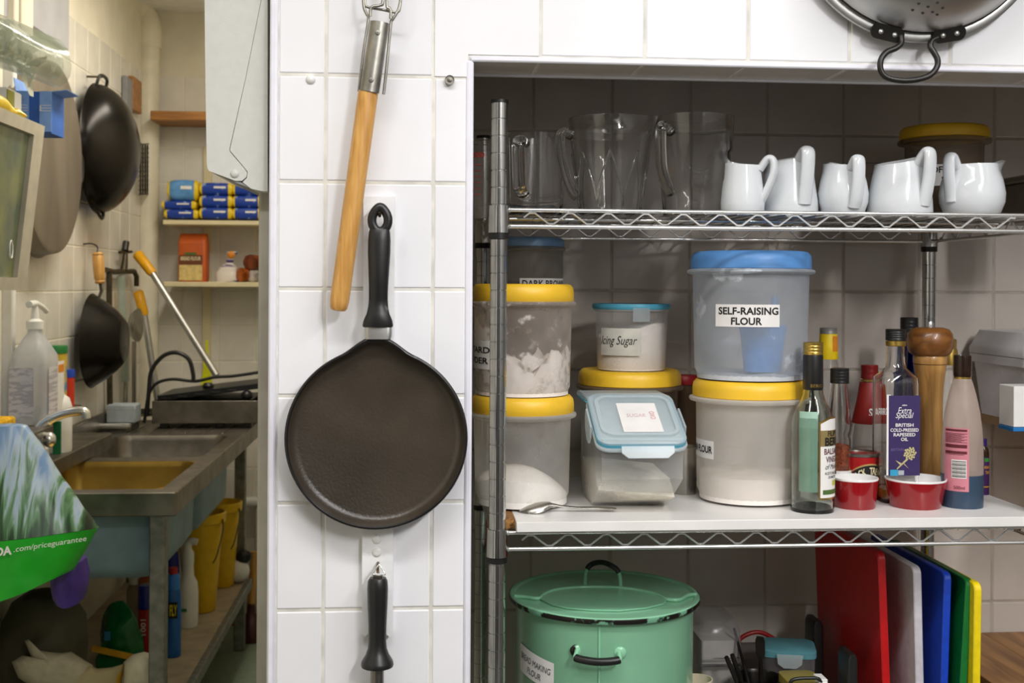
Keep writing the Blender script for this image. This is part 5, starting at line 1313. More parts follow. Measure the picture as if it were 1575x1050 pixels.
# tilted glazed panel
gp_t = W(68, 195, XWL + .19); gp_b = W(38, 446, XWL + .15)
yR = (gp_t.y + gp_b.y) / 2; zt_, zb_ = gp_t.z, gp_b.z
gp = thing('glazed_panel', 'grey-framed glass panel tipped forward at the left edge', 'panel', (XWL + .15, yR - .35, zb_))
M_frame = pm('grey_beige_frame', 'B9B2A2', .5, var=.05)
def gpt(v, t, off=0):  # v: 0 bottom..1 top ; t: distance back from the right edge towards camera
    return Vector((XWL + .150 + (.045) * v + off, yR - t, zb_ + (zt_ - zb_) * v))
def gbar(v0, v1, t0, t1, o0=-.03, o1=0):
    return MB().loft([[gpt(v, t, o) for v, t, o in ((v0, t0, o0), (v0, t1, o0), (v1, t1, o0), (v1, t0, o0))], [gpt(v, t, o) for v, t, o in ((v0, t0, o1), (v0, t1, o1), (v1, t1, o1), (v1, t0, o1))]], True, True, True)
LN = .75
for a in ((0, .075, 0, LN), (.925, 1.0, 0, LN), (.075, .925, 0, .075), (.075, .925, LN - .06, LN)): wb(gbar(*a), 'frame_rail', M_frame, gp, 20)
M_pane = pm('green_glass_painted_reflection', '55645A', .12, var=.35, scale=6, col2='8C8F5A')  # olive blotches in the colour imitate reflections in the pane
wb(gbar(.075, .925, .075, LN - .06, -.022, -.012), 'pane', M_pane, gp, 20)
wb(MB().loft([[gpt(v, t, -.03) for v, t in ((0, 0), (0, LN), (1, LN), (1, 0))], [Vector((XWL + .004, y_, z_)) for y_, z_ in ((yR, zb_), (yR - LN, zb_), (yR - LN, zt_), (yR, zt_))]], True, True, True), 'housing', M_frame, gp, 20)
q = gpt(.24, .075 + .04, -.010); wb(MB().tube([q + Vector((0, .010 * math.cos(a), .022 * math.sin(a))) for a in [2 * PI * k / 16 for k in range(16)]], .002, 6, True), 'ring_mark', M_white_plastic, gp, 60)
# things on top of the panel housing
ztp = zt_
def onp(px, py, X): return W(px, py, X)
bcx = W(86, 150, XWL + .16)
cbx = thing('blue_carton', 'open blue cardboard carton above the glazed panel', 'carton', (XWL + .125, bcx.y - .01, zt_))
M_bl = pm('blue_card', '2C5FB4', .6, var=.06); M_bl2 = pm('pale_blue_card', '7FA5E6', .6, var=.06)
kb = SC(bcx); hB = 62 * kb
MB().loft([[(x, y, z) for x, y in ((-.05, -.06), (.045, -.06), (.045, .05), (-.05, .05))] for z in (0, hB)], True, True, False).build('box', M_bl, cbx, 20)
for nm, pp in (('flap', [(.045, -.06, hB), (.045, .05, hB), (.085, .05, hB + .005), (.085, -.06, hB + .005)]), ('flap', [(-.05, -.06, hB), (-.05, .05, hB), (-.055, .05, hB + .035), (-.055, -.06, hB + .035)])):
    mb = MB(); mb.loft([pp, [(a + .001, b, c + .002) for a, b, c in pp]], True, True, True); mb.build(nm, M_bl2, cbx, 20)
for x0, w_ in ((-.05, .036), (.014, .031)):
    MB().box((x0 + w_ / 2, -.0615, hB * .52), (w_, .002, hB * .98), 0).build('pale_panel', M_bl2, cbx, 0)
    put_text([('LLI', x0 + w_ / 2, hB * .6, .016, .03, 0)], lambda u, v, x0=x0, w_=w_: (x0 + w_ / 2 + (v - hB * .6), -.0632, hB * .6 + (u - x0 - w_ / 2)), 'lettering', M_paper, cbx)
# clear plastic roll bag
pA, pB_ = W(-60, 40, XWL + .10), W(78, 98, XWL + .17)
rb2 = thing('clear_plastic_roll', 'roll of clear greenish plastic lying above the glazed panel', 'roll', (pA.x, pA.y, zt_))
M_bagp = frost('greenish_clear_bag', '9AA694', .34, .08, smear=.10, smcol='D8DCD2', scale=14)
ax_ = (pB_ - pA); up_ = Vector((0, 0, 1)); sd_ = ax_.cross(up_).normalized(); up2 = sd_.cross(ax_).normalized()
for nm, r1, kx in (('outer_sheet', .062, 1.0), ('inner_sheet', .045, .97)):
    rows = []
    for i in range(7):
        t_ = i / 6 * kx; c = pA + ax_ * t_
        rows.append([tuple(c + sd_ * (r1 * math.cos(a) * (1 + .10 * math.sin(2 * a + t_ * 4))) + up2 * (r1 * math.sin(a) * (1 + .12 * math.cos(3 * a + t_ * 3)))) for a in [2 * PI * k / 22 for k in range(22)]])
    wb(MB().loft(rows, True, False, False), nm, M_bagp, rb2, 60)
tail = [W(20, 95, XWL + .15), W(38, 118, XWL + .16), W(48, 148, XWL + .17)]
mb = MB(); mb.loft([[tail[0] + Vector((0, -.07, .02)), tail[1] + Vector((0, -.04, 0)), tail[2] + Vector((0, -.01, 0))], [tail[0] + Vector((.004, .06, 0)), tail[1] + Vector((.006, .05, .01)), tail[2] + Vector((.002, .012, 0))]], False, False, False)
wb(mb, 'loose_end', M_bagp, rb2, 60)
# boxes to the left on the panel housing
pz = W(10, 150, XWL + .10)
yb_ = thing('olive_box', 'white and olive box behind yellow packet above the glazed panel', 'box', (pz.x - .02, pz.y, zt_))
MB().box((0, 0, .045), (.08, .11, .09), .003).build('carton', M_white_plastic, yb_, 30)
MB().box((.0405, -.03, .045), (.002, .05, .08), 0).build('olive_print', pm('olive_card', '9B9A3A', .6), yb_, 0)
pz = W(20, 168, XWL + .17)
yp = thing('yellow_packet', 'crumpled yellow plastic packet on the glazed panel', 'packet', (pz.x, pz.y - .05, zt_))
mb = MB(); rows = []
for i, (x, w_, h_) in enumerate(((-.14, .03, .03), (-.08, .04, .045), (-.02, .034, .038), (.03, .02, .016), (.045, .026, .022), (.075, .03, .012))):
    rows.append([(x * .3 , x, 0 + h_ * (1 + math.sin(a)) * .5 + .004 * (i % 2)) if False else (w_ * .5 * math.cos(a) + x * .15, x, h_ * .5 + h_ * .5 * math.sin(a)) for a in [2 * PI * k / 10 for k in range(10)]])
mb.loft(rows).build('wrapper', pm('yellow_wrapper', 'E8C51A', .35, var=.12), yp, 40)
# large round pan, wok and small wok on left wall
def left_disc(name, label, px, py, X, dia_px, prof, mat, cat, seg=64):
    c = W(px, py, X); r_ = dia_px / 2 * SC(c)
    t = thing(name, label, cat, c)
    fn = lambda a, r, z: (z, r * math.cos(a), r * math.sin(a))
    return t, r_, fn, c
M_oldpan = pm('grey_brown_pan', '857A6C', .42, .35, var=.14, scale=7, stretch=(1, 1, .25))
t, r_, fn, c = left_disc('paella_pan', 'huge shallow grey pan hanging flat on the left wall', 86, 243, XWL + .075, 304, None, None, 'pan')
MB().lathe([(0, 0), (r_ * .93, 0), (r_ * .965, -.004), (r_ * 1.0, -.05), (r_ * 1.015, -.052), (r_ * 1.0, -.058), (r_ * .95, -.01), (0, -.006)], 72, (0, 0, 0), fn).build('dish', M_oldpan, t, 40)
for s in (-1, 1): MB().tube(cr([(-.035, s * r_ * .98, -.05), (-.02, s * (r_ + .04), -.04), (-.02, s * (r_ + .04), .04), (-.035, s * r_ * .98, .05)], 4), .007, 8).build('handle', M_blackm, t, 60)
MB().tube([(-.07, 0, r_ * .99), (-.03, 0, r_ * 1.01), (-.03, 0, r_ * 1.03)], .004, 6).build('hook', M_hook, t, 60)
M_wok = pm('black_seasoned_wok', '1C1815', .26, .6, var=.25, scale=9)
def dome(r_, h, k=.0):
    out = []
    for i in range(13):
        a = PI / 2 * i / 12; out.append((r_ * math.sin(a), h * math.cos(a) ** 1.15))
    return out + [(r_ * 1.012, -.004), (r_ * .99, -.006), (r_ * .95, .01), (0, h * .7)]
t, r_, fn, c = left_disc('large_wok', 'large black wok hanging on the left wall', 152, 229, XWL + .045, 198, None, None, 'wok')
MB().lathe(dome(r_, .135), 56, (0, 0, 0), fn).build('bowl', M_wok, t, 50)
MB().tube(cr([(.004, -.055, r_ * .93), (.014, -.05, r_ * 1.09), (.016, .0, r_ * 1.13), (.014, .05, r_ * 1.09), (.004, .055, r_ * .93)], 5), .006, 8).build('loop_handle', M_blackm, t, 60)
MB().tube(cr([(.004, -.05, -r_ * .95), (.012, 0, -r_ * 1.08), (.004, .05, -r_ * .95)], 5), .006, 8).build('loop_handle', M_blackm, t, 60)
MB().tube([(-.045, 0, r_ * 1.12), (.01, 0, r_ * 1.12), (.02, 0, r_ * 1.14)], .004, 6).build('hook', M_hook, t, 60)
t, r_, fn, c = left_disc('small_wok', 'small black wok with wooden handle hanging below the large wok', 142, 524, XWL + .04, 146, None, None, 'wok')
MB().lathe([(0, .11), (r_ * .42, .11), (r_ * .46, .107), (r_ * .62, .085), (r_ * .82, .045), (r_ * .96, .008), (r_, 0), (r_ * .98, -.002), (r_ * .8, .03), (0, .09)], 48, (0, 0, 0), fn).build('bowl', M_wok, t, 50)
h0, h1, h2 = W(156, 447, XWL + .06) - c, W(154, 436, XWL + .06) - c, W(150, 388, XWL + .05) - c
MB().tube([h0 + Vector((-.01, 0, -.03)), h0, h1], .006, 8).build('tang', M_steel_dull, t, 60)
MB().tube([h1.lerp(h2, q) for q in (0, .06, .1, .16, .5, .84, .9, .94, 1)], [.014, .018, .015, .019, .020, .019, .016, .019, .015], 12).build('handle', M_wood_h, t, 50)
MB().tube(cr([h2, h2 + Vector((-.004, .012, .02)), h2 + Vector((-.02, 0, .03)), h2 + Vector((-.048, 0, .028))], 4), .003, 6).build('hanging_loop', M_blackm, t, 60)
# corner pipe with elbow
xp = P(228, 200, YBK - .07)
M_pipe = pm('cream_pipe_paint', 'E4DDC8', .45, var=.05, scale=12)
pipe = thing('corner_pipe', 'cream painted pipe with elbow running down the room corner', 'pipe', (xp.x, xp.y, 0))
rp_ = .046
e1, e2, e3 = P(229, 30, YBK - .07), P(212, 12, YBK - .10), P(176, -12, YBK - .3)
wb(MB().tube([(xp.x, xp.y, .0), (xp.x, xp.y, 1.0), (xp.x, xp.y, e1.z - .1)], rp_, 20), 'downpipe', M_pipe, pipe, 50)
wb(MB().tube(cr([(xp.x, xp.y, e1.z - .12), (xp.x, xp.y, e1.z - .03), e2, e3], 6), rp_ * 1.12, 20), 'elbow', M_pipe, pipe, 50)
wb(MB().tube([e3, P(120, -70, YBK - .55)], rp_, 20), 'branch', M_pipe, pipe, 50)
dpx = P(208, 300, YBK - .03)
wb(MB().tube([P(204, -20, YBK - .03), P(205, 60, YBK - .03), P(208, 200, YBK - .03), P(212, 460, YBK - .03)], .007, 8), 'thin_pipe', M_blackm, pipe, 60)
# wall shelves at the back
M_cream = pm('cream_shelf_paint', 'DCCFA8', .55, var=.05, scale=14)
M_orange = wood('orange_shelf_wood', 'B9803F', '8C5A26', 'X', 4, .5, 14)
def wshelf(name, label, px0, px1, ytop, ybot, mat, dep=.22):
    a = P(px0, ytop, YBK - dep); b = P(px1, ybot, YBK - dep)
    t = thing(name, label, 'shelf', ((a.x + b.x) / 2, YBK - dep / 2, b.z))
    MB().box((0, -.003, (a.z - b.z) / 2), (b.x - a.x, dep - .008, a.z - b.z), .003).build('plank', mat, t, 30)
    return t, a.z
t0, _ = wshelf('wooden_wall_shelf', 'small orange-brown wooden shelf high on the back wall', 231, 345, 170, 186, M_orange)
t1, zsh1 = wshelf('wall_shelf', 'cream wall shelf carrying the blue and yellow sugar bags', 250, 430, 338, 347, M_cream)
t2, zsh2 = wshelf('wall_shelf', 'lower cream wall shelf carrying bread and flour', 251, 430, 433, 442, M_cream)
for t_, px in ((t1, 318), (t2, 318)):
    p_ = P(px, 400, YBK - .02); MB().box((p_.x - t_.location.x, .10, -.17 if t_ is t2 else .12), (.035, .02, .5 if t_ is t2 else .45), .002).build('upright', M_cream, t_, 30)
# bags of sugar
M_sb = pm('blue_sugar_wrap', '1B3E9C', .35, col2='8FA6D8', lo=.60, hi=.63, scale=30); M_sy = pm('yellow_sugar_wrap', 'E8C81C', .4, var=.08)
M_sb2 = pm('pale_blue_wrap', '5E97CF', .3, var=.12, scale=30)
ks_ = SC(P(330, 330, YBK - .12))
def sbag(label, x0, x1, yb_, yt, body=None, Yd=.13, lift=0):
    a = P(x0, 330, YBK - Yd); b = P(x1, 330, YBK - Yd); zb = P(330, yb_, YBK - Yd).z; zt = P(330, yt, YBK - Yd).z
    h = zt - zb; w_ = b.x - a.x
    t = thing('sugar_bag', label, 'bag', ((a.x + b.x) / 2, YBK - Yd, zb), 0, 'sugar bags on the upper cream shelf')
    rows = []
    for q, k_ in ((-.5, .62), (-.46, .86), (-.3, 1), (0, 1.05), (.3, 1), (.40, .94)):
        rows.append([(q * w_, y, z + h / 2) for y, z in rnd_ring(.14, h * k_, h * .3, 3)])
    MB().loft(rows).build('body', body or M_sb, t, 50)
    rows = []
    for q, k_ in ((.37, .98), (.42, .96), (.48, .8), (.5, .6)): rows.append([(q * w_, y, z + h / 2) for y, z in rnd_ring(.142, h * k_ * 1.02, h * .3, 3)])
    MB().loft(rows).build('yellow_end', M_sy, t, 50)
    rows = []
    for q, k_ in ((-.502, .63), (-.462, .88), (-.42, .96)): rows.append([(q * w_, y, z + h / 2) for y, z in rnd_ring(.142, h * k_ * 1.02, h * .3, 3)])
    MB().loft(rows).build('yellow_end', M_sy, t, 50)
    MB().box((w_ * .12, -.0712, h * .62), (w_ * .36, .002, h * .16), 0).build('white_print', M_paper, t, 0)
    return t
z338 = 338
lab = ['bottom', 'middle', 'top']
for col_, (x0, x1) in (('middle', (311, 361)), ('right', (361.5, 406))):
    for i, (yb_, yt) in enumerate(((337.8, 320.5), (320, 302), (301.5, 283))):
        sbag('blue and yellow sugar bag, %s of the %s stack' % (lab[i], col_), x0, x1, yb_, yt)
sbag('blue and yellow sugar bag, bottom of the left stack', 258, 309, 337.8, 324)
sbag('blue and yellow sugar bag, middle of the left stack', 254, 306, 323.5, 311)
sbag('pale blue topped sugar bag crowning the left stack', 262, 309, 310.5, 279, M_sb2)
# orange flour bag
p_ = P(298, 433, YBK - .13); kf = SC(p_)
t = thing('orange_flour_bag', 'upright orange flour bag on the lower cream shelf', 'bag', (p_.x, YBK - .13, zsh2))
M_ob = pm('orange_paper_bag', 'C2581C', .5, var=.08, scale=20); hb_ = 74 * kf; wb_ = 43 * kf
MB().loft([[(x, y, z) for x, y in rnd_ring(wb_ * k_, .09 * k2_, .014)] for z, k_, k2_ in ((0, .96, .95), (hb_ * .1, 1, 1), (hb_ * .8, 1, .95), (hb_ * .93, .98, .6), (hb_, .95, .15))]).build('bag', M_ob, t, 30)
MB().box((-.004, -.0462, hb_ * .20), (wb_ * .8, .003, hb_ * .34), 0).build('wheat_print', pm('wheat_print', 'D9BF7A', .6, var=.1, scale=60), t, 0)
MB().box((-.004, -.0466, hb_ * .45), (wb_ * .8, .003, hb_ * .20), 0).build('brown_print', pm('brown_print', '6B3A18', .6), t, 0)
put_text([('BREAD FLOUR', -.004, hb_ * .48, wb_ * .7, .016, .02)], lambda u, v: (u, -.0486, v), 'lettering', pm('cream_print', 'E5D8AE', .6), t)
MB().box((-.004, -.0466, hb_ * .58), (wb_ * .4, .003, hb_ * .05), 0).build('green_print', pm('olive_print', '4C6A2C', .6), t, 0)
# bread bag and crisp packets
p_ = P(350, 433, YBK - .13)
t = thing('bread_bag', 'knotted clear bread bag with white and purple print', 'bag', (p_.x, YBK - .13, zsh2))
M_br = pm('printed_bread_wrap', 'D8CFC4', .4, col2='6E5E84', lo=.57, hi=.62, scale=24, stretch=(.3, 1, 3))
kf = SC(p_)
MB().loft([[(x + dx, y, z) for x, y in rnd_ring(w_ * kf, w_ * kf * .7, w_ * kf * .3, 4)] for z, w_, dx in ((0, 36, 0), (.04, 37, 0), (16 * kf, 34, 0), (24 * kf, 24, .004), (30 * kf, 9, .008), (33 * kf, 6, .01), (36 * kf, 11, .014), (46 * kf, 17, .018), (47 * kf, 12, .02))]).build('wrap', M_br, t, 60)
MB().lathe([(4.5 * kf, 30 * kf), (5.5 * kf, 31 * kf), (5.5 * kf, 33 * kf), (4.5 * kf, 34 * kf)], 14, (.009, 0, 0)).build('purple_tie', pm('purple_tie', '4A3C80', .5), t, 40)
MB().sphere((.016, -.01, 42 * kf), 6 * kf, 10, 6, (1, .6, 1)).build('orange_end', pm('orange_print', 'E08A1C', .6), t, 50)
for i, (px, py, w_, h_, lb_) in enumerate(((375, 433, 22, 22, 'small brown snack packet lying by the bread bag'), (393, 433, 26, 18, 'silver and brown packet at right end of shelf'), (391, 413, 30, 24, 'dark brown packet stacked on the silver packet'))):
    p_ = P(px, py, YBK - .12); kf = SC(p_)
    t = thing('snack_packet', lb_, 'packet', (p_.x, YBK - .12, zsh2 if i < 2 else zsh2 + 18.2 * kf), 0, 'snack packets on the lower cream shelf')
    M_pk = pm('brown_wrapper_%d' % i, ('A8561C', 'B8AFA8', '7A3A1C')[i], .3, var=.3, scale=30)
    rows = []
    for q, k_ in ((-.5, .25), (-.42, .8), (-.15, 1), (.15, .95), (.42, .75), (.5, .2)):
        rows.append([(q * w_ * kf, y + .01 * math.sin(q * 9), z + h_ * kf / 2) for y, z in rnd_ring(.09, h_ * kf * k_, h_ * kf * .25, 3)])
    MB().loft(rows).build('wrapper', M_pk, t, 40)
# two mop handles leaning in the corner
def pole(label, top, knee, bot, ylo, yhi, zend=.003):
    a, b, c = P(top[0], top[1], yhi), P(knee[0], knee[1], yhi + (ylo - yhi) * .22), P(bot[0], bot[1], ylo)
    d = (c - b); f_ = c + d * ((max(.003, zend) - c.z) / d.z)
    t = thing('mop_handle', label, 'mop handle', f_, 0, 'aluminium mop handles')
    wb(MB().tube([b, c, f_], .0135, 10), 'tube', M_alu, t, 60)
    wb(MB().tube([a, a.lerp(b, .06), a.lerp(b, .9), b], [.014, .021, .019, .016], 12), 'yellow_grip', pm('yellow_grip_plastic', 'F0AE10', .4), t, 50)
pole('aluminium mop handle with yellow grip leaning steeply to the right', (210, 389), (235, 421), (330, 572), Y1 - .10, Y1, P(333, 577, Y1 - .10).z)
pole('aluminium mop handle with yellow grip standing nearly upright', (212, 447), (222, 485), (242, 612), Y1 + .07, Y1 + .07)
# brass stopcock, ladle, strainer on the left wall by the corner
t = thing('water_tap_fitting', 'old brass stopcock on thin pipes near the corner', 'stopcock', W(190, 415, XWL + .06))
M_brass = pm('tarnished_brass', '4E4636', .45, .7, var=.2)
wp = lambda px, py, X=XWL + .025: W(px, py, X)
wb(MB().tube([wp(163, 415), wp(175, 418), wp(206, 417), wp(210, 425), wp(210, 440)], .010, 10), 'cross_pipe', M_brass, t, 50)
wb(MB().tube([wp(190, 417), wp(192, 402), wp(193, 388)], [.014, .011, .009], 10), 'spindle', M_brass, t, 50)
wb(MB().tube([wp(184, 388), wp(202, 387)], .006, 8), 'handle', M_brass, t, 50)
wb(MB().tube([wp(192, 386), wp(194, 372)], .013, 10), 'black_lever', M_blackm, t, 50)
wb(MB().tube([wp(168, 418), wp(168, 520), wp(169, 630)], .011, 10), 'standpipe', M_brass, t, 50)
t = thing('steel_ladle', 'long steel ladle hanging beside the small wok', 'ladle', wp(198, 640))
c = wp(199, 500, XWL + .07); rl = 26 * SC(c)
wb(MB().lathe([(0, .02), (rl * .6, .018), (rl * .8, .03), (rl, .034), (rl, .03), (rl * .7, .008), (0, .006)], 24, tuple(c), lambda a, r, z: (z, r * math.cos(a) * 1.3, r * math.sin(a))), 'bowl', M_steel, t, 50)
wb(MB().tube([wp(196, 525), wp(192, 640)], .009, 8), 'handle', M_steel, t, 60)
wb(MB().tube([wp(206, 525), wp(206, 650)], .009, 8), 'second_rod', M_steel, t, 60)
t = thing('plastic_tube', 'pale green clear tube standing by the stopcock', 'tube', wp(188, 560))
wb(MB().tube([wp(186, 425, XWL + .03), wp(188, 500, XWL + .03), wp(193, 585, XWL + .03)], .016, 10), 'tube', frost('pale_green_tube', 'B8C8BC', .5), t, 60)
# cooking rack and framed picture near big wok
t = thing('wire_rack', 'dark wire cooling rack hanging behind the large wok', 'rack', wp(222, 300, XWL + .03))
mb = MB()
for i in range(5):
    mb.tube([wp(216 + i * 3.6, 220 + i, XWL + .03), wp(216 + i * 3.6, 300 - i, XWL + .03)], .0035, 5)
for i in range(12): mb.tube([wp(214, 222 + i * 7, XWL + .03), wp(232, 221 + i * 7, XWL + .03)], .0028, 5)
wb(mb, 'grid', M_blackm, t, 60)
t = thing('chopping_paddle', 'brown and grey boards hanging behind the large wok', 'board', wp(203, 178, XWL + .02))
for (x0, x1, mt, nm) in ((190, 199, pm('grey_board', '8A8A8C', .5), 'grey_board'), (200, 213, M_orange, 'brown_board')):
    a, b = wp(x0, 116, XWL + .012), wp(x1, 176, XWL + .012)
    wb(MB().box((XWL + .015, (a.y + b.y) / 2, (a.z + b.z) / 2), (.02, abs(b.y - a.y), abs(a.z - b.z)), .003), nm, mt, t, 30)
# ------------------------------------------------ on the drainer: tray with griddle, block, rack
tA_ = P(233, 617, Y1 - .30); tB_ = P(399, 652, Y1 - .30)
tr = thing('steel_tray', 'deep steel tray standing on the draining board', 'tray', ((tA_.x + tB_.x) / 2, Y1 - .12, ZS + .02))
wt_ = tB_.x - tA_.x; zt0 = tA_.z - ZS - .02; dT = .34
for nm, c, d_ in (('front', (0, -dT / 2, zt0 / 2), (wt_, .004, zt0)), ('back', (0, dT / 2, zt0 / 2), (wt_, .004, zt0)), ('side', (-wt_ / 2 + .002, 0, zt0 / 2), (.004, dT, zt0)), ('side', (wt_ / 2 - .002, 0, zt0 / 2), (.004, dT, zt0)), ('base', (0, 0, .003), (wt_, dT, .005))):
    MB().box(c, d_, .0012).build(nm, M_steel_dull, tr, 30)
for i in range(4): MB().box((-wt_ * .4 + i * wt_ * .26, -dT * .4, -.0105), (.03, .03, .019), .003).build('foot', M_black, tr, 30)
gr = thing('electric_griddle', 'black electric griddle with looped cable resting in the tray', 'griddle', (tr.location.x, tr.location.y, ZS + .02 + .006))
M_gr = pm('black_griddle_metal', '232527', .4, .3, var=.12)
zg = zt0
ob_ = MB().box((.0, .01, zg * .5), (wt_ * .80, dT * .8, zg * .95), .006).build('base', M_black, gr, 30)
M4 = Matrix.Translation((.01, .0, zg + .025)) @ Matrix.Rotation(R(-7), 4, 'Y')
pl_ = MB(); pl_.loft([[(x, y, z) for x, y in rnd_ring(wt_ * 1.0, dT * .9, .02)] for z in (-.010, .010)], True, True, True, M4); pl_.build('hot_plate', M_gr, gr, 40)
for i in range(5): MB().box((-.15 + i * .06, -dT * .46, zg + .02 + (i - 2.5) * .0075), (.035, .006, .006), .001).build('vent_slot', M_black, gr, 30)
MB().lathe([(0, 0), (.020, 0), (.022, .012), (.014, .022), (0, .022)], 16, (-.005, -dT * .3, zg + .034)).build('knob', M_black, gr, 40)
MB().sphere((.145, -dT * .42, zg + .012), .022, 10, 6, (1, 1, .9)).build('hinge', M_black, gr, 40)
Yg = tr.location.y - .10
cab = [P(*q) for q in ((226, 640, Yg), (229, 600, Yg), (233, 570, Yg), (250, 548, Yg), (271, 542, Yg), (290, 552, Yg), (297, 575, Yg), (297, 588, Yg))]
wb(MB().tube(cr(cab, 6), .008, 8), 'cable', M_black, gr, 60)
cab = [P(*q) for q in ((222, 650, Yg), (228, 610, Yg), (240, 590, Yg), (265, 583, Yg), (300, 586, Yg), (330, 580, Yg), (360, 578, Yg), (400, 572, Yg))]
wb(MB().tube(cr(cab, 6), .006, 8), 'cable', M_black, gr, 60)
# neon yellow squeegee behind
p_ = P(318, 575, Y1 + .2)
t = thing('yellow_squeegee', 'neon yellow plastic scraper standing behind the griddle', 'scraper', (p_.x, Y1 + .2, p_.z - .05))
MB().loft([[(x, y, z) for x, y in rnd_ring(w_, .012, .003)] for z, w_ in ((0, .05), (.06, .032), (.10, .026), (.12, .010), (.19, .010))]).build('blade', pm('neon_yellow', 'D6D91C', .4), t, 30)
MB().tube([(0, 0, 0), (0, 0, -p_.z + .08)], .010, 8).build('stick', M_alu, t, 60)
# grey block on small chrome rack
q = G(186, 648, ZS + .03)
t = thing('wire_soap_rack', 'flat chrome rack on the sink edge under the grey block', 'rack', (q.x - .01, q.y, ZS + .0005))
for i in range(5): MB().tube([(-.06, -.07 + i * .035, .022), (.06, -.07 + i * .035, .022)], .004, 6).build('bar', M_chrome_d, t, 60)
MB().tube([(-.062, -.075, .022), (.062, -.075, .022)], .010, 10).build('front_bar', M_chrome, t, 60)
for x_ in (-.055, .055): MB().box((x_, 0, .011), (.01, .14, .022), .001).build('runner', M_steel_dull, t, 30)
t2_ = thing('grey_sponge_block', 'pale grey sponge block on the chrome rack', 'block', (q.x + .005, q.y + .02, ZS + .027))
MB().box((0, 0, .033), (.105, .09, .066), .004).build('block', pm('grey_foam', 'A9B2B8', .85, var=.05), t2_, 40)
MB().box((0, 0, .048), (.1055, .0905, .002), .0005).build('seam', pm('grey_foam_line', '8E979C', .85), t2_, 40)
# scourers clutter
q = G(222, 645, ZS)
t = thing('wire_scourer', 'tangled steel scourer beside the grey block', 'scourer', (q.x, q.y, ZS + .028))
mb = MB(); rs = random.Random(4)
for i in range(14):
    a0 = rs.random() * 6.28; pts = [(.035 * math.cos(a0 + k * .8) * (1 + .3 * rs.random()), .03 * math.sin(a0 + k * .8), .012 * math.sin(k * 1.3 + i)) for k in range(8)]
    mb.tube(cr(pts, 3), .0022, 5)
mb.build('wire_tangle', M_brass, t, 60)
# ------------------------------------------------ bottles on the sill
def sp(px, X, Z): 
    # standing point on wall side: pixel column px, given X, height Z
    d = W(px, 600, X); return Vector((X, d.y, Z))
pj = sp(53, XWL + .085, ZSI + .0005); kj = SC(pj + Vector((0, 0, .1)))
t = thing('soap_jug', 'large clear plastic jug of soap with white pump', 'jug', pj)
zz = lambda y: W(53, y, pj.x).z - pj.z
M_jugp = frost('clear_soap_jug', 'DDE0E6', .5, .25)
hw_ = 40 * kj
MB().loft([[(x, y, z) for x, y in rnd_ring(hw_ * 2 * k_ * .75, hw_ * 2 * k_, .03 * k_)] for z, k_ in ((.001, .94), (.02, 1.0), (zz(560), .98), (zz(545), .9), (zz(525), .55), (zz(512), .30), (zz(506), .28))], True, True, True).build('body', M_jugp, t, 50)
MB().lathe([(0, zz(506)), (.024, zz(506)), (.024, zz(494)), (.012, zz(490)), (.008, zz(470)), (0, zz(470))], 18).build('pump_collar', M_white_plastic, t, 40)
MB().tube(cr([(0, -.05, zz(468)), (0, -.02, zz(467)), (0, .02, zz(468)), (.0, .07, zz(474)), (0, .10, zz(480))], 4), [.010] * 8 + [.008] * 9, 10).build('pump_nozzle', M_white_plastic, t, 60)
fx_ = hw_ * .75 + .0012
MB().box((fx_, -.014, zz(600)), (.001, hw_ * 1.15, .135), 0).build('label', pm('grey_print_label', 'B4B0B8', .6, col2='D6D2D6', lo=.45, hi=.55, scale=40, stretch=(1, .2, 3)), t, 0)
MB().box((fx_ + .0005, .052, zz(598)), (.001, .06, .15), 0).build('brand_label', M_paper, t, 0)
MB().box((fx_ + .0012, .052, zz(568)), (.001, .05, .022), 0).build('orange_print', pm('orange_print', 'E08A1C', .6), t, 0)
# same jug needs its labels on the camera-facing side too
MB().box((-.012, -hw_ - .0012, zz(600)), (hw_ * .9, .001, .135), 0).build('label', pm('grey_print_label', 'B4B0B8', .6), t, 0)
def standing(name, label, cat, px, X, Z, pr, ym, parts, rx=1.0, seg=24):
    p_ = sp(px, X, Z); t = thing(name, label, cat, p_); k_ = SC(p_ + Vector((0, 0, .1)))
    z_ = lambda y: W(px, y, X).z - Z
    for nm, pp, mt in parts: MB().lathe([(a * k_, max(0, z_(b)) if b < 9999 else 0) for a, b in pp], seg).build(nm, mt, t, 40)
    return t, k_, z_
t, k_, z_ = standing('small_soap_bottle', 'small white bottle with green striped label by the tap', 'bottle', 88, XWL + .118, ZS + .05 + .0005, None, 0, [
    ('body', [(0, 9999), (21, 9999), (22, 690), (22, 625), (18, 612), (10, 606), (0, 606)], M_white_plastic), ('cap', [(0, 578), (8, 578), (9, 582), (9, 600), (11, 606), (0, 606)], M_white_plastic)])
led = thing('sink_ledge', 'low steel ledge along the wall behind the sink', 'ledge', (XWL + .10, Y0 + .35, ZS + .0005)); MB().box((-.01, .05, .0247), (.14, .9, .0485), .004).build('ledge', M_steel_dull, led, 30)
MB().box((.012, -21 * k_, z_(672)), (.022, .006, .10), 0).build('green_stripe', pm('green_stripe', '1E7A48', .5), t, 0)
MB().box((.012, -21.4 * k_, z_(630)), (.022, .006, .012), 0).build('red_stripe', pm('red_stripe', 'B02A22', .5), t, 0)
standing('shaker_tub', 'yellow and blue tub with green lid behind soap jug', 'tub', 88, XWL + .05, ZSI + .0005, None, 0, [
    ('body', [(0, 9999), (14, 9999), (14, 543), (0, 543)], pm('yellow_tub_print', 'D2B03A', .5, col2='3A8AC0', lo=.5, hi=.55, scale=8)), ('lid', [(0, 531), (14, 531), (15, 533), (15, 543), (0, 543)], pm('green_lid', '1D7A36', .4))])
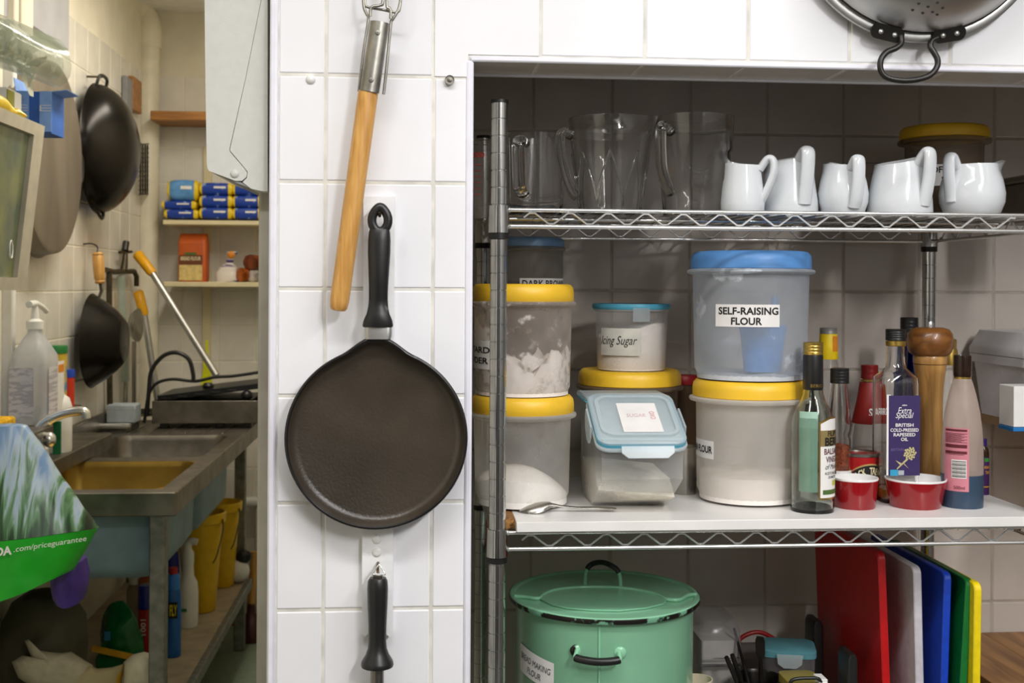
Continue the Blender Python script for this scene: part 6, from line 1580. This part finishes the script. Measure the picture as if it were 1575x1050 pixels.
standing('red_spice_tin', 'small red tin with blue lid beside the soap jug', 'tin', 105, XWL + .045, ZSI + .0005, None, 0, [
    ('body', [(0, 9999), (9, 9999), (9, 580), (0, 580)], pm('red_tin', 'D23A1E', .4)), ('lid', [(0, 568), (9, 568), (9.6, 570), (9.6, 580), (0, 580)], pm('royal_blue_lid', '1C46B8', .4))])
# sponges in front of the jug
for i, (py, dx, nm, colr, lb_) in enumerate(((640, 0, 'F0', 'C9A13A', 'brown-yellow sponge at the bottom of the sponge stack'), (622, .006, 'F1', 'F0B71C', 'bright yellow sponge on top of the sponge stack'))):
    p_ = sp(20, XWL + .165, ZSI)
    t = thing('sponge', lb_, 'sponge', (XWL + .135 + dx * .0, p_.y - .05 - dx, ZSI + .0006 + i * .033), 0, 'stacked sponges')
    MB().box((0, 0, .016), (.07, .13, .031), .005).build('sponge', pm('sponge_foam_%d' % i, colr, .95, var=.15, scale=60, bump=.5), t, 40)
p_ = sp(4, XWL + .14, ZSI)
t = thing('scourer_pack', 'lime and pink scourer pack at the left edge', 'pack', (XWL + .125, p_.y - .12, ZSI + .0006))
MB().box((0, 0, .02), (.05, .10, .04), .006).build('lime_pack', pm('lime_pack', 'A6C81E', .5, var=.1), t, 30); MB().box((0, 0, .050), (.045, .09, .018), .004).build('pink_pack', pm('pink_pack', 'D2385A', .5), t, 30)

# ------------------------------------------------ lower shelf of the sink stand and floor
def onsh(px, py): return G(px, py, ZSH + .0005)
def bucket(label, px, py, hw_t, hw_b, ytop):
    p_ = onsh(px, py); k_ = SC(p_ + Vector((0, 0, .2))); zt = P(px, ytop, p_.y).z - p_.z
    t = thing('yellow_bucket', label, 'bucket', p_, 0, 'yellow buckets')
    a, b = hw_t * k_, hw_b * k_
    M_bk = pm('yellow_bucket_plastic', 'EFC21A', .4, var=.05)
    MB().lathe([(0, .002), (b * .92, 0), (b, .004), (a, zt - .035), (a * 1.14, zt - .031), (a * 1.18, zt), (a * 1.10, zt + .003), (a * .97, zt - .02), (b * .95, .01), (0, .01)], 36).build('body', M_bk, t, 40)
    MB().tube(cr([(a * 1.08, -.03, zt - .02), (a * 1.12, -.05, zt - .06), (a * .95, -.09, zt - .13), (a * .75, -.08, zt - .16)], 5), .008, 8, False, .3).build('dark_handle', pm('dark_handle_strap', '4C4A22', .5), t, 60)
bucket('yellow plastic bucket, nearer of the two under the sink', 310, 938, 31, 21, 788)
bucket('yellow plastic bucket, farther one beside the stand leg', 341, 900, 26, 18, 772)
def shelfthing(name, label, cat, px, py, parts, seg=24, dY=0):
    p_ = onsh(px, py); p_.y += dY; t = thing(name, label, cat, p_); k_ = SC(p_ + Vector((0, 0, .1)))
    z_ = lambda y: P(px, y, p_.y).z - p_.z
    for nm, pp, mt in parts: MB().lathe([(a * k_, max(0, z_(b)) if b < 9999 else 0) for a, b in pp], seg).build(nm, mt, t, 45)
    return t, k_, z_
t, k_, z_ = shelfthing('spray_bottle', 'white spray bottle standing on the shelf under the sink', 'spray bottle', 289, 962, [
    ('body', [(0, 9999), (14.5, 9999), (15.5, 955), (15.5, 910), (14, 895), (9, 885), (8, 868), (8.5, 862), (0, 862)], M_white_plastic), ('collar', [(0, 866), (8.8, 866), (8.8, 850), (6, 845), (0, 845)], M_white_plastic)])
MB().tube(cr([(0, 0, z_(848)), (-.002, 0, z_(838)), (.01, -.0, z_(832)), (.03, 0, z_(834))], 3), [.014] * 5 + [.012] * 5, 10).build('trigger_head', M_white_plastic, t, 60)
MB().tube([(-.02, 0, z_(833)), (-.034, 0, z_(838))], [.010, .007], 8).build('nozzle', M_white_plastic, t, 60)
MB().box((-.012, -15.6 * k_, z_(934)), (13 * k_, .004, .010), 0).build('green_print', pm('green_stripe', '1E7A48', .5), t, 0)
t, k_, z_ = shelfthing('blue_aerosol', 'blue aerosol can with yellow lettering behind the stand leg', 'aerosol', 266, 1008, [
    ('body', [(0, 9999), (11.5, 9999), (12, 1004), (12, 912), (10, 905), (0, 905)], pm('blue_can_print', '1560B0', .3, var=.08)), ('cap', [(0, 882), (8, 882), (9.5, 886), (10, 906), (0, 906)], pm('bright_blue_cap', '2E7ED6', .35)), ('red_top', [(0, 872), (6, 872), (6, 883), (0, 883)], pm('red_plastic', 'B01820', .4))])
MB().box((.004, -12 * k_ - .001, z_(935)), (14 * k_, .002, .05), 0).build('black_panel', M_ink, t, 0)
put_text([('FLY', .006, z_(935), 11 * k_, .035, .03)], lambda u, v: (u, -12 * k_ - .0026, v), 'lettering', pm('yellow_ink', 'E8D21C', .6), t)
shelfthing('dark_blue_bottle', 'tall dark blue bottle behind the spray bottle', 'bottle', 263, 948, [('body', [(0, 9999), (12, 9999), (12, 870), (10, 850), (6, 840), (0, 838)], pm('dark_blue_plastic', '1B2C9A', .35))])
t, k_, z_ = shelfthing('red_aerosol', 'red aerosol can with dark blue cap left of stand leg', 'aerosol', 224, 1003, [
    ('body', [(0, 9999), (11.5, 9999), (12, 1000), (12, 935), (0, 935)], pm('red_can_print', 'B8201E', .35, var=.06)), ('cap', [(0, 899), (10.5, 899), (12, 902), (12, 934), (0, 934)], pm('navy_cap', '14289A', .35))])
put_text([('1001', -.002, z_(960), .05, .016, .02)], lambda u, v: (v - z_(960) - .002, -12 * k_ - .0015, z_(960) + (u)), 'lettering', M_paper, t)
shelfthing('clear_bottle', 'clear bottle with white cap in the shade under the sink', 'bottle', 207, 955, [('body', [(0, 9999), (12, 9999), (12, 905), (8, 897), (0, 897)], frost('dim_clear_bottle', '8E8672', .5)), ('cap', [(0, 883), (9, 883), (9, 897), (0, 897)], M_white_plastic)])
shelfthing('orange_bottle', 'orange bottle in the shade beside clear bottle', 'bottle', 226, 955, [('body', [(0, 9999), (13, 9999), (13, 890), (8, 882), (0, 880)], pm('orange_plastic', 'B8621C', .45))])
# crumpled soft things
def lump(name, label, cat, px, py, wpx, hpx, mat, seed, dep=.7, Z=None, flat=.0, parts=None):
    p_ = G(px, py, ZSH + .0005 if Z is None else Z); k_ = SC(p_); t = thing(name, label, cat, p_)
    mb = MB(); n, m_ = 22, 12; rows = []
    rx, rz = wpx / 2 * k_, hpx * k_
    for j in range(m_ + 1):
        a = PI / 2 * j / m_; rr = math.cos(a) ** .7; zz_ = math.sin(a)
        row = []
        for i in range(n):
            b = 2 * PI * i / n
            d = 1 + .28 * noise.noise(Vector((math.cos(b) * 1.6 + seed, math.sin(b) * 1.6, zz_ * 2.2 + seed))) + .10 * noise.noise(Vector((math.cos(b) * 5 + seed, math.sin(b) * 5, zz_ * 6)))
            row.append((rx * rr * d * math.cos(b), rx * dep * rr * d * math.sin(b), max(0, rz * zz_ * (1 + .35 * noise.noise(Vector((math.cos(b) * 1.2 * rr, math.sin(b) * 1.2 * rr, seed * 2)))))))
        rows.append(row)
    mb.loft(rows, True, True, True); mb.build('crumpled_cloth' if cat == 'cloth' else 'crumpled_body', mat, t, 60)
    return t, k_
M_gbag = pm('glossy_green_bag', '0F6A32', .18, var=.25, scale=12)
t, k_ = lump('green_plastic_bag', 'glossy dark green plastic bag under the sink', 'bag', 183, 1022, 66, 92, M_gbag, 5.3, .6)
MB().box((.0, -.062, .055), (.13, .004, .018), 0, Matrix.Rotation(R(14), 3, 'Y')).build('yellow_tape', pm('yellow_tape', 'D9A21A', .5), t, 0)
MB().box((-.02, -.058, .105), (.016, .004, .026), 0).build('blue_print', pm('sky_print', '3E9AD0', .5), t, 0)
M_clo = pm('unbleached_cloth', 'C9BFA6', .9, var=.08, scale=30, bump=.4)
def drape(name, label, pts, mat, stripe=None):
    """soft folded cloth: outline in pixels on a plane lying at depth Y, given thickness and folds"""
    Yc = Y0 + .10
    base = P(sum(p[0] for p in pts) / len(pts), 1055, Yc); t = thing(name, label, 'cloth', (base.x, Yc, ZSH + .0005))
    n = len(pts); rows = []
    cxp = sum(p[0] for p in pts) / n; cyp = sum(p[1] for p in pts) / n
    for s_, dy in ((.2, -.065), (.6, -.055), (.9, -.03), (1, 0), (.9, .05)):
        row = []
        for i, (x, y) in enumerate(pts):
            q = P(cxp + (x - cxp) * s_, cyp + (y - cyp) * s_, Yc + dy + .012 * noise.noise(Vector((x * .05, y * .05, s_ * 3))))
            row.append((q.x - t.location.x, q.y - t.location.y, max(.001, q.z - t.location.z)))
        rows.append(row)
    MB().loft(rows, True, True, True).build('cloth', mat, t, 60)
    return t
t = drape('floor_cloth', 'cream floor cloth heaped on the shelf under the sink', [(18, 1018), (34, 1008), (48, 1010), (38, 985), (44, 983), (60, 1000), (72, 1002), (95, 1004), (110, 1002), (130, 1015), (142, 1022), (150, 1040), (140, 1062), (60, 1062), (28, 1042)], M_clo)
t = drape('duster_cloth', 'yellow and white duster lying beside the cream floor cloth', [(100, 1055), (118, 1036), (136, 1022), (150, 1028), (172, 1026), (192, 1020), (188, 1040), (186, 1064), (104, 1064)], pm('yellow_striped_cloth', 'C9B890', .9, col2='D0A418', lo=.50, hi=.56, scale=9))
t = drape('cream_towel', 'folded cream towel by the stand leg', [(190, 1018), (205, 1006), (222, 1002), (236, 1006), (240, 1030), (238, 1062), (188, 1062)], pm('cream_towel', 'E6DFC4', .9, var=.05, bump=.4))
S_ = G(212, 1062, ZSH)
t = thing('white_tub_lid', 'round white tub lid at the bottom edge under the sink', 'lid', (P(212, 1042, S_.y - .05).x, S_.y - .09, ZSH + .0005))
zz_ = P(212, 1043, S_.y - .09).z - ZSH
kk_ = SC(S_)
MB().lathe([(0, 0), (20 * kk_, 0), (21 * kk_, max(.01, zz_ - .006)), (23 * kk_, max(.012, zz_ - .004)), (22 * kk_, max(.014, zz_)), (0, max(.013, zz_ - .001))], 30).build('tub', M_white_plastic, t, 40)
# plunger and white things by the far leg
q = G(386, 984, .0005)
t = thing('plunger', 'wooden-handled plunger with dark red rubber cup', 'plunger', q); k_ = SC(q)
MB().lathe([(0, .02), (20 * k_, 0), (22 * k_, .008), (20 * k_, .05), (14 * k_, .09), (7 * k_, .11), (6 * k_, .15), (0, .15)], 28).build('rubber_cup', pm('dark_red_rubber', '4A1C1A', .4), t, 45)
MB().tube([(0, 0, .14), (.012, 0, P(386, 848, q.y).z)], .016, 10).build('handle', M_wood_h, t, 60)
q = G(392, 960, .0005)
t = thing('white_pedal_bin', 'white round bin against the back wall behind the plunger', 'bin', (q.x + .16, YBK - .13, .0005))
zt_b = P(392, 860, YBK - .2).z
MB().lathe([(0, 0), (.10, 0), (.105, .01), (.11, zt_b - .05), (.10, zt_b - .02), (.06, zt_b), (0, zt_b)], 32).build('body', M_white_plastic, t, 50)
q = P(362, 880, Y1 - .16)
t = thing('white_sack', 'small white bag behind the far yellow bucket', 'bag', (q.x, Y1 - .09, ZSH + .0005))
MB().sphere((0, 0, .045), .05, 14, 8, (.9, .8, .9)).build('bag', M_white_plastic, t, 60); MB().sphere((.02, 0, .10), .032, 12, 7, (1, .8, .9)).build('dark_knot', M_black, t, 60)
q = P(362, 920, YBK - .12)
t = thing('red_broom_handle', 'thin red stick standing behind the stand leg', 'stick', (P(358, 940, YBK - .1).x, YBK - .1, .0005))
MB().tube([(0, 0, 0), (0, 0, .42)], .012, 8).build('stick', pm('red_plastic', 'B01820', .4), t, 60)
MB().sphere((0, 0, .43), .014, 8, 6).build('stick_cap', M_black, t, 60)
wc = P(385, 775, YBK - .1)
t = thing('white_shelf_bracket', 'white pipe bracket on the back wall beside stand leg', 'bracket', (wc.x, YBK - .003, wc.z))
MB().tube([(-.06, -.05, 0), (.06, -.05, 0)], .022, 12).build('pipe', M_white_plastic, t, 60); MB().box((0, -.028, 0), (.03, .05, .03), .003).build('arm', M_white_plastic, t, 30)
MB().tube([(.03, -.05, -.02), (.03, -.05, -.20)], .016, 10).build('drop_pipe', M_white_plastic, t, 60)
# ------------------------------------------------ foreground grass-print bag on a dark sack
YG = .95
def gp_(x, y, dy=0): return P(x, y, YG + dy)
sk = thing('olive_sack', 'dark olive waste sack on the shelf behind the cream cloth', 'sack', (XWL + .125, Y0 + .26, ZSH + .0005))
zt_s = P(40, 918, Y0 + .2).z - ZSH; rr_ = .112
MB().loft([[(x * (1 + .05 * math.sin(5 * math.atan2(y, x))), y * (1 + .05 * math.cos(4 * math.atan2(y, x))), z) for x, y in rnd_ring(rr_ * 2 * k1, .22 * k1, .08, 5)] for z, k1 in ((.0005, .80), (.04, .92), (zt_s * .5, .98), (zt_s * .75, .94), (zt_s * .9, .75), (zt_s, .35))]).build('sack', pm('dark_olive_plastic', '4A4632', .6, var=.2, scale=8), sk, 60)
pu = thing('purple_bag', 'purple plastic bag hanging below the green bag base', 'bag', (P(95, 905, YG + .12).x, YG + .17, P(95, 926, YG + .12).z))
rows = []
kq = SC(P(95, 905, YG + .1))
for y, w_ in ((928, 8), (925, 34), (915, 46), (900, 52), (880, 54), (860, 44)):
    zc_ = P(95, y, YG + .17).z - pu.location.z
    rows.append([(x + .004, y_, zc_) for x, y_ in rnd_ring(w_ * kq, .09, .03, 4)])
MB().loft(rows).build('bag', pm('purple_plastic', '4A2F8C', .45, var=.15), pu, 60)
# bag print
mt, nt, b = newmat('grass_print'); N = nt.nodes; L = nt.links
tc = N.new('ShaderNodeTexCoord'); sep = N.new('ShaderNodeSeparateXYZ'); L.new(tc.outputs['Object'], sep.inputs[0])
mp = N.new('ShaderNodeMapping'); L.new(tc.outputs['Object'], mp.inputs[0]); mp.inputs['Rotation'].default_value = (0, R(18), 0); mp.inputs['Scale'].default_value = (46, 6, 5)
nz1 = N.new('ShaderNodeTexNoise'); nz1.inputs['Scale'].default_value = 1.0; nz1.inputs['Detail'].default_value = 5; nz1.inputs['Distortion'].default_value = 1.1; L.new(mp.outputs[0], nz1.inputs['Vector'])
hgt = N.new('ShaderNodeMapRange'); hgt.inputs[1].default_value = .13; hgt.inputs[2].default_value = .40; L.new(sep.outputs['Z'], hgt.inputs[0])
sm = N.new('ShaderNodeMath'); sm.operation = 'MULTIPLY_ADD'; sm.inputs[1].default_value = 1.9; sm.inputs[2].default_value = -.95; L.new(nz1.outputs[0], sm.inputs[0])
ad = N.new('ShaderNodeMath'); ad.operation = 'ADD'; L.new(sm.outputs[0], ad.inputs[0]); L.new(hgt.outputs[0], ad.inputs[1])
crr = N.new('ShaderNodeValToRGB'); el = crr.color_ramp.elements
el[0].position = .05; el[0].color = lin('16281A'); el[1].position = .95; el[1].color = lin('7FA3CF')
for pos, c_ in ((.28, '2F5A34'), (.45, '6F9A72'), (.55, 'A9C0C8'), (.68, 'B4C8DE')):
    e = el.new(pos); e.color = lin(c_)
L.new(ad.outputs[0], crr.inputs[0]); L.new(crr.outputs[0], b.inputs['Base Color']); b.inputs['Roughness'].default_value = .35
M_grass = mt
M_greenb = pm('green_bag_plastic', '17A81E', .35, var=.10, scale=10)
pbase = gp_(20, 925)
gb = thing('grass_print_bag', 'reusable shopping bag printed with grass and green base', 'bag', pbase)
def sheet(top, bot, bul, mat, nm, n=14, m_=10):
    """double skinned panel between two pixel polylines with the same number of points, bulging towards the camera"""
    def lerp2(pl, t):
        f_ = t * (len(pl) - 1); i = min(int(f_), len(pl) - 2); q = f_ - i
        return (pl[i][0] + (pl[i + 1][0] - pl[i][0]) * q, pl[i][1] + (pl[i + 1][1] - pl[i][1]) * q)
    fr = []; bk = []
    for j in range(m_ + 1):
        rf = []; rb3 = []
        for i in range(n + 1):
            a, b_ = lerp2(top, i / n), lerp2(bot, i / n); x = a[0] + (b_[0] - a[0]) * j / m_; y = a[1] + (b_[1] - a[1]) * j / m_
            ed = (math.sin(PI * min(1, max(0, i / n))) ** .5)
            d = (bul[0] + (bul[1] - bul[0]) * j / m_) * ed + .006 * noise.noise(Vector((x * .03, y * .03, 1.7)))
            q = gp_(x, y, -d); rf.append(tuple(q - pbase)); q2 = Vector((q.x, YG + d + .02, q.z)); rb3.append(tuple(q2 - pbase))
        fr.append(rf); bk.append(rb3)
    mb = MB(); rows = [f_ + list(reversed(b_)) for f_, b_ in zip(fr, bk)]
    mb.loft(rows, True, True, True); return mb.build(nm, mat, gb, 60)
sheet([(-150, 668), (-60, 660), (0, 656), (38, 655)], [(-150, 850), (-60, 838), (40, 828), (147, 813)], (.02, .085), M_grass, 'printed_panel')
sheet([(-150, 850.5), (-60, 838.5), (40, 828.5), (148, 813.5)], [(-150, 962), (-60, 945), (30, 915), (112, 876)], (.086, .10), M_greenb, 'green_base')
ct = MB()
def tx(u, v):
    # u in px along the band, v px up; the band rises to the right
    x = u; y = 846 - (u - 60) * .155 - v; q = gp_(x, y, -.103); return tuple(q - pbase)
put_text([('ASDA', -5, 7, 46, 14, .04)], tx, 'lettering', M_paper, gb)
put_text([('.com/priceguarantee', 77, 6, 112, 11, .0, .1)], tx, 'lettering', M_paper, gb)
hk_ = Vector((XWL + .004, YG + .02, 1.36))
for s_ in (-.05, .05):
    a_ = gp_(-60, 664) + Vector((0, s_, 0))
    wb(MB().tube(cr([a_, a_.lerp(hk_, .6) + Vector((0, 0, .03)), hk_ + Vector((.03, 0, .0))], 5), .008, 8, False, .3), 'strap', M_greenb, gb, 60)
wb(MB().tube([hk_, hk_ + Vector((.04, 0, 0)), hk_ + Vector((.05, 0, .03))], .005, 8), 'hook', M_hook, gb, 60)
